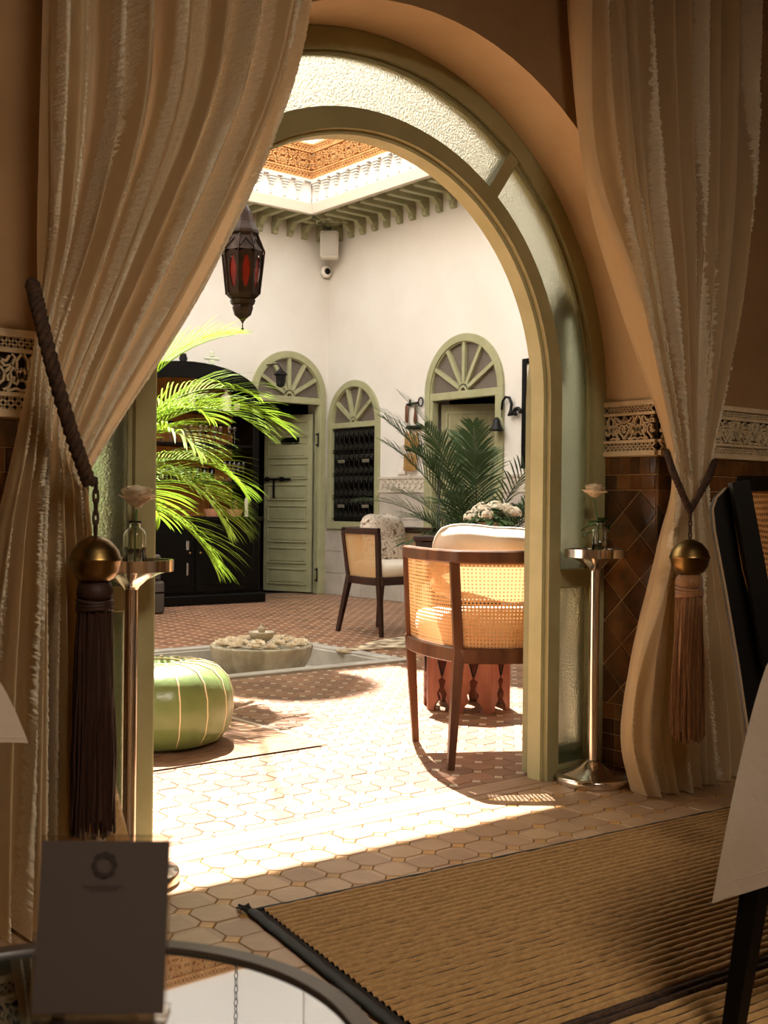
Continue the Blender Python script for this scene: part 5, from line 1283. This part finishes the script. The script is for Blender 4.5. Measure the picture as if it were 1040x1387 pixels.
mb = MB(); mb.tube([(0, 0, .11), (0, .05, .16), (0, .27, .17)], .007, 6); mb.build('bracket', M['iron'], lb)

# ------------------------------------------------------------------ foreground: glass table, card
gt = thing('glass_table', 'round glass-topped table with a dark rim in the near left foreground', 'table', (.37, .876, 0))
M['rim'] = mat('dark_rim', '3c3026', .35, c2='2a211a', ns=6)
mb = MB(); R_ = .262
mb.sweep([((R_ * cos(a), R_ * sin(a), .54), (cos(a), sin(a), 0), (0, 0, 1)) for a in [2 * pi * q / 96 for q in range(96)]], [(-.013, -.012), (.010, -.014), (.014, -.006), (.014, .006), (.009, .013), (-.009, .013), (-.013, .008)], closed=True); mb.build('rim', M['rim'], gt, smooth=True, autos=50)
MB().lathe([(.001, .541), (.252, .541), (.252, .549), (.001, .549)], 64).build('glass_top', mat('table_glass', '20241f', .02, spec=1.0, ior=1.9), gt, smooth=True, autos=40)
for k in range(3):
    a = 2 * pi * k / 3 + .3; mb = MB(); mb.tube([(.24 * cos(a), .24 * sin(a), .53), (.17 * cos(a), .17 * sin(a), .28), (.22 * cos(a), .22 * sin(a), .0)], .011, 8); mb.build('leg', M['rim'], gt, smooth=True)
mb = MB(); mb.tube([(.17 * cos(a), .17 * sin(a), .28) for a in [2 * pi * q / 40 for q in range(41)]], .008, 8, cap=False); mb.build('ring_stretcher', M['rim'], gt)
c0 = Vector((.395, .965, .55)); c1 = Vector((.485, .896, .55)); dx = (c1 - c0).normalized(); ang = atan2(dx.y, dx.x)
cd = thing('menu_card', 'pale printed card in a clear holder on the glass table, out of focus', 'card', (c0 + c1) / 2 + Vector((-.001, 0, .0005)), ang)
wC = (c1 - c0).length / 2
M['card'] = mat('card_paper', '40352f', .7); M['prn'] = mat('card_print', '2c221c', .8)
tl = lambda p: (p[0], p[1] + .0, p[2])
def CT(a, z, d): return (a, .030 * z / .15 + d * -1, z)
mb = MB(); mb.prism([(-wC, .006), (wC, .006), (wC, .148), (-wC, .148)], 0, .001, CT); mb.build('card', M['card'], cd)
mb = MB()
ribbon(mb, arc(0, .128, .0085, 0, 360, 24), .0035, .0016, CT)
for k in range(8): a = 2 * pi * k / 8; ribbon(mb, [(.009 * cos(a), .128 + .009 * sin(a)), (.0115 * cos(a), .128 + .0115 * sin(a))], .004, .0016, CT)
mb.build('ring_emblem', M['prn'], cd)
mb = MB(); rnd = random.Random(2)
for z, w_ in ((.109, .018), (.106, .012)):
    x = -w_
    while x < w_: l = rnd.uniform(.001, .0025); mb.prism([(x, z), (x + l, z), (x + l, z + .0018), (x, z + .0018)], .001, .0014, CT); x += l + .0012
mb.build('printed_text', M['prn'], cd)
mb = MB(); mb.prism([(-wC - .002, .002), (wC + .002, .002), (wC + .002, .152), (-wC - .002, .152)], -.0035, -.0005, CT); mb.box((-wC - .002, -.03, .0), (wC + .002, .03, .003)); mb.build('clear_holder', mat('acrylic', 'e6e0d8', .03, trans=1, ior=1.3), cd)

# ------------------------------------------------------------------ foreground: linen-covered tables at both edges
M['linen'] = mat('linen_cloth', 'a69584', .85, c2='9b8974', ns=3, bump=.3, bs=40, sheen=.2)
def cloth_table(label, corner, d1, d2, top, L0, Lc, cat='table', flare=.10, side=.7, legoff=.12, legk=.22):
    """table with a square cloth; corner = top corner, d1,d2 unit directions of the two edges away from it"""
    corner = Vector(corner); d1 = Vector(d1).normalized(); d2 = Vector(d2).normalized()
    t = thing('dining_table', label[0], cat, (corner.x, corner.y, 0)); o = Vector((corner.x, corner.y, 0))
    n1, n2 = -d2, -d1
    cl = MB(); P = []; m_ = 40
    for k in range(-m_, m_ + 1):
        s = k / m_ * side; e = exp(-(s / .10) ** 2)
        p = corner + (d1 * s if s > 0 else d2 * -s); nn_ = (n1 if s > .02 else n2 if s < -.02 else (n1 + n2).normalized())
        w_ = max(0, 1 - abs(s) / .16); out = (n1 + n2).normalized() * (w_ * flare * 1.2) + nn_ * (.03 + .02 * sin(s * 16)) * (1 - w_)
        P.append((p, out, L0 + (Lc - L0) * max(0, 1 - abs(s) / .22)))
    lv = 14; vs = []
    for j in range(lv + 1):
        v = j / lv
        for p, out, L_ in P: q = p - o + out * (v ** .7) + Vector((0, 0, -L_ * v)); vs.append((q.x, q.y, q.z + .004 - (.004 * v)))
    n = len(P); cl.add(vs, [(j * n + i, j * n + i + 1, (j + 1) * n + i + 1, (j + 1) * n + i) for j in range(lv) for i in range(n - 1)])
    a = corner - o; vs = [a, a + d1 * side, a + d1 * side + d2 * side, a + d2 * side]; vs = [v + Vector((0, 0, .004)) for v in vs]; cl.add(vs, [(0, 1, 2, 3)])
    co_ = cl.build('tablecloth', M['linen'], None, smooth=True, autos=50, loc=o); tag(co_, label[1], 'tablecloth')
    hm = MB(); hm.tube([Vector(p) - o + out * .93 + Vector((0, 0, -L_ * .93)) for p, out, L_ in P], .0022, 5); hm.build('hem_seam', M['linen'], co_)
    MB().add([v - Vector((0, 0, .012)) for v in vs] + [v - Vector((0, 0, .035)) for v in vs], [(0, 1, 2, 3), (7, 6, 5, 4), (0, 4, 5, 1), (1, 5, 6, 2), (2, 6, 7, 3), (3, 7, 4, 0)]).build('tabletop', M['black'], t)
    for s1, s2 in ((0, 0), (1, 0), (0, 1), (1, 1)):
        k1 = legoff + (side - 2 * legoff) * s1; k2 = legoff + (side - 2 * legoff) * s2
        p1 = a + d1 * k1 + d2 * k2; q1 = a + d1 * (k1 + (-legk + 2 * legk * s1) * .35) + d2 * (k2 + (-legk + 2 * legk * s2) * .35)
        mb = MB(); mb.bar(Vector((q1.x, q1.y, 0)), Vector((p1.x, p1.y, top - .035)), .03, .03, up=(1, 0, 0), w2=.05, t2=.05); mb.build('leg', M['black'], t)
    return t
cR = atd(1052, 770, 2.15); cR.z = .74
Fv = Vector((.629, .777, 0)); Rv = Vector((.777, -.629, 0))
cloth_table(('dark-legged dining table at the right edge under a linen cloth', 'beige linen cloth with its corner hanging low at the right edge'), cR, Rv * .8 - Fv * .6, Rv * .6 + Fv * .8, .74, .30, .47, flare=.10, legoff=.02)
cL = atd(-14, 900, 1.75); cL.z = .74
cloth_table(('dark-legged dining table at the left edge beside the curtain', 'beige linen cloth whose corner shows at the left edge'), cL, -Rv * .7 - Fv * .7, -Rv * .7 + Fv * .7, .74, .06, .105, flare=.05, legoff=.012, legk=.0)

# ------------------------------------------------------------------ dark chair at the right edge
dc = atd(1010, 1080, 3.05); dcx = thing('dining_chair', 'black dining chair with a tall cane-panelled back at the right edge', 'chair', (dc.x, dc.y, .016))
def WP(px, py, D): p = atd(px, py, D); return p - Vector((dc.x, dc.y, .016))
D_ = 3.0
MB().prism([(0, 0), (1, 0), (1, 1), (0, 1)], 0, 1, lambda a, b, d: (0, 0, 0)) if False else None
pb = MB(); bot = [WP(1012, 990, D_), WP(1052, 985, D_)]
outl = [WP(1016, 1010, D_), WP(1000, 900, D_), WP(983, 800, D_), WP(968, 720, D_), WP(965, 690, D_), WP(970, 674, D_), WP(982, 662, D_), WP(994, 657, D_), WP(1008, 760, D_), WP(1030, 880, D_), WP(1050, 1000, D_)]
th_ = Fv * .03; n = len(outl)
pb.add([p for p in outl] + [p + th_ for p in outl], [(i, (i + 1) % n, n + (i + 1) % n, n + i) for i in range(n)] + [tuple(range(n))[::-1], tuple(range(n, 2 * n))]); pb.build('side_wing', M['black'], dcx)
mb = MB(); mb.bar(WP(1000, 652, D_ - .03), WP(1046, 905, D_ - .03), .045, .04, up=Fv, w2=.05); mb.build('back_stile', M['black'], dcx)
mb = MB(); mb.tube([WP(993, 690, D_ - .01), WP(1006, 770, D_ - .02), WP(1027, 850, D_ - .02)], .003, 5); mb.build('wing_highlight', M['brass'], dcx)  # long highlight on the black wing, modelled as a thin brass tube
mb = MB(); mb.tube([p + Vector((0, 0, 0)) for p in outl[:8]], .003, 5); mb.build('edge_highlight', mat('edge_highlight_tone', '9a8468', .5), dcx)  # thin highlight along the wing's outline, modelled as a pale tube
mb = MB(); q = [WP(1012, 664, D_), WP(1090, 664, D_ + .25), WP(1115, 880, D_ + .25), WP(1040, 880, D_)]
mb.add(q, [(0, 1, 2, 3)], 0, [(0, .4), (.45, .4), (.45, 0), (0, 0)]); mb.build('cane_panel', cane('brown_cane', '8a5a32', .014, .3), dcx)
mb = MB(); mb.bar(WP(1005, 655, D_), WP(1095, 655, D_ + .25), .03, .04); mb.build('top_rail', M['black'], dcx)
mb = MB(); mb.bar(WP(1085, 655, D_ + .25), WP(1125, 905, D_ + .25), .045, .04, up=Fv); mb.build('back_stile', M['black'], dcx)
sc_ = WP(1090, 930, D_ - .05); mb = MB(); mb.box((-.06, -.25, .41), (.46, .25, .48), bev=.02, T=lambda x, y, z: tuple(Vector((sc_.x, sc_.y, 0)) * .45 + Rv * (x + .16) + Fv * y + Vector((0, 0, z)))); mb.build('seat', M['black'], dcx)
for a, b in ((.0, -.21), (.0, .21), (.42, -.21), (.42, .21)):
    p = Vector((sc_.x, sc_.y, 0)) * .45 + Rv * (a + .16) + Fv * b; mb = MB(); mb.bar(p, p + Vector((0, 0, .42)), .03, .03, up=(1, 0, 0), w2=.04, t2=.04); mb.build('leg', M['black'], dcx)
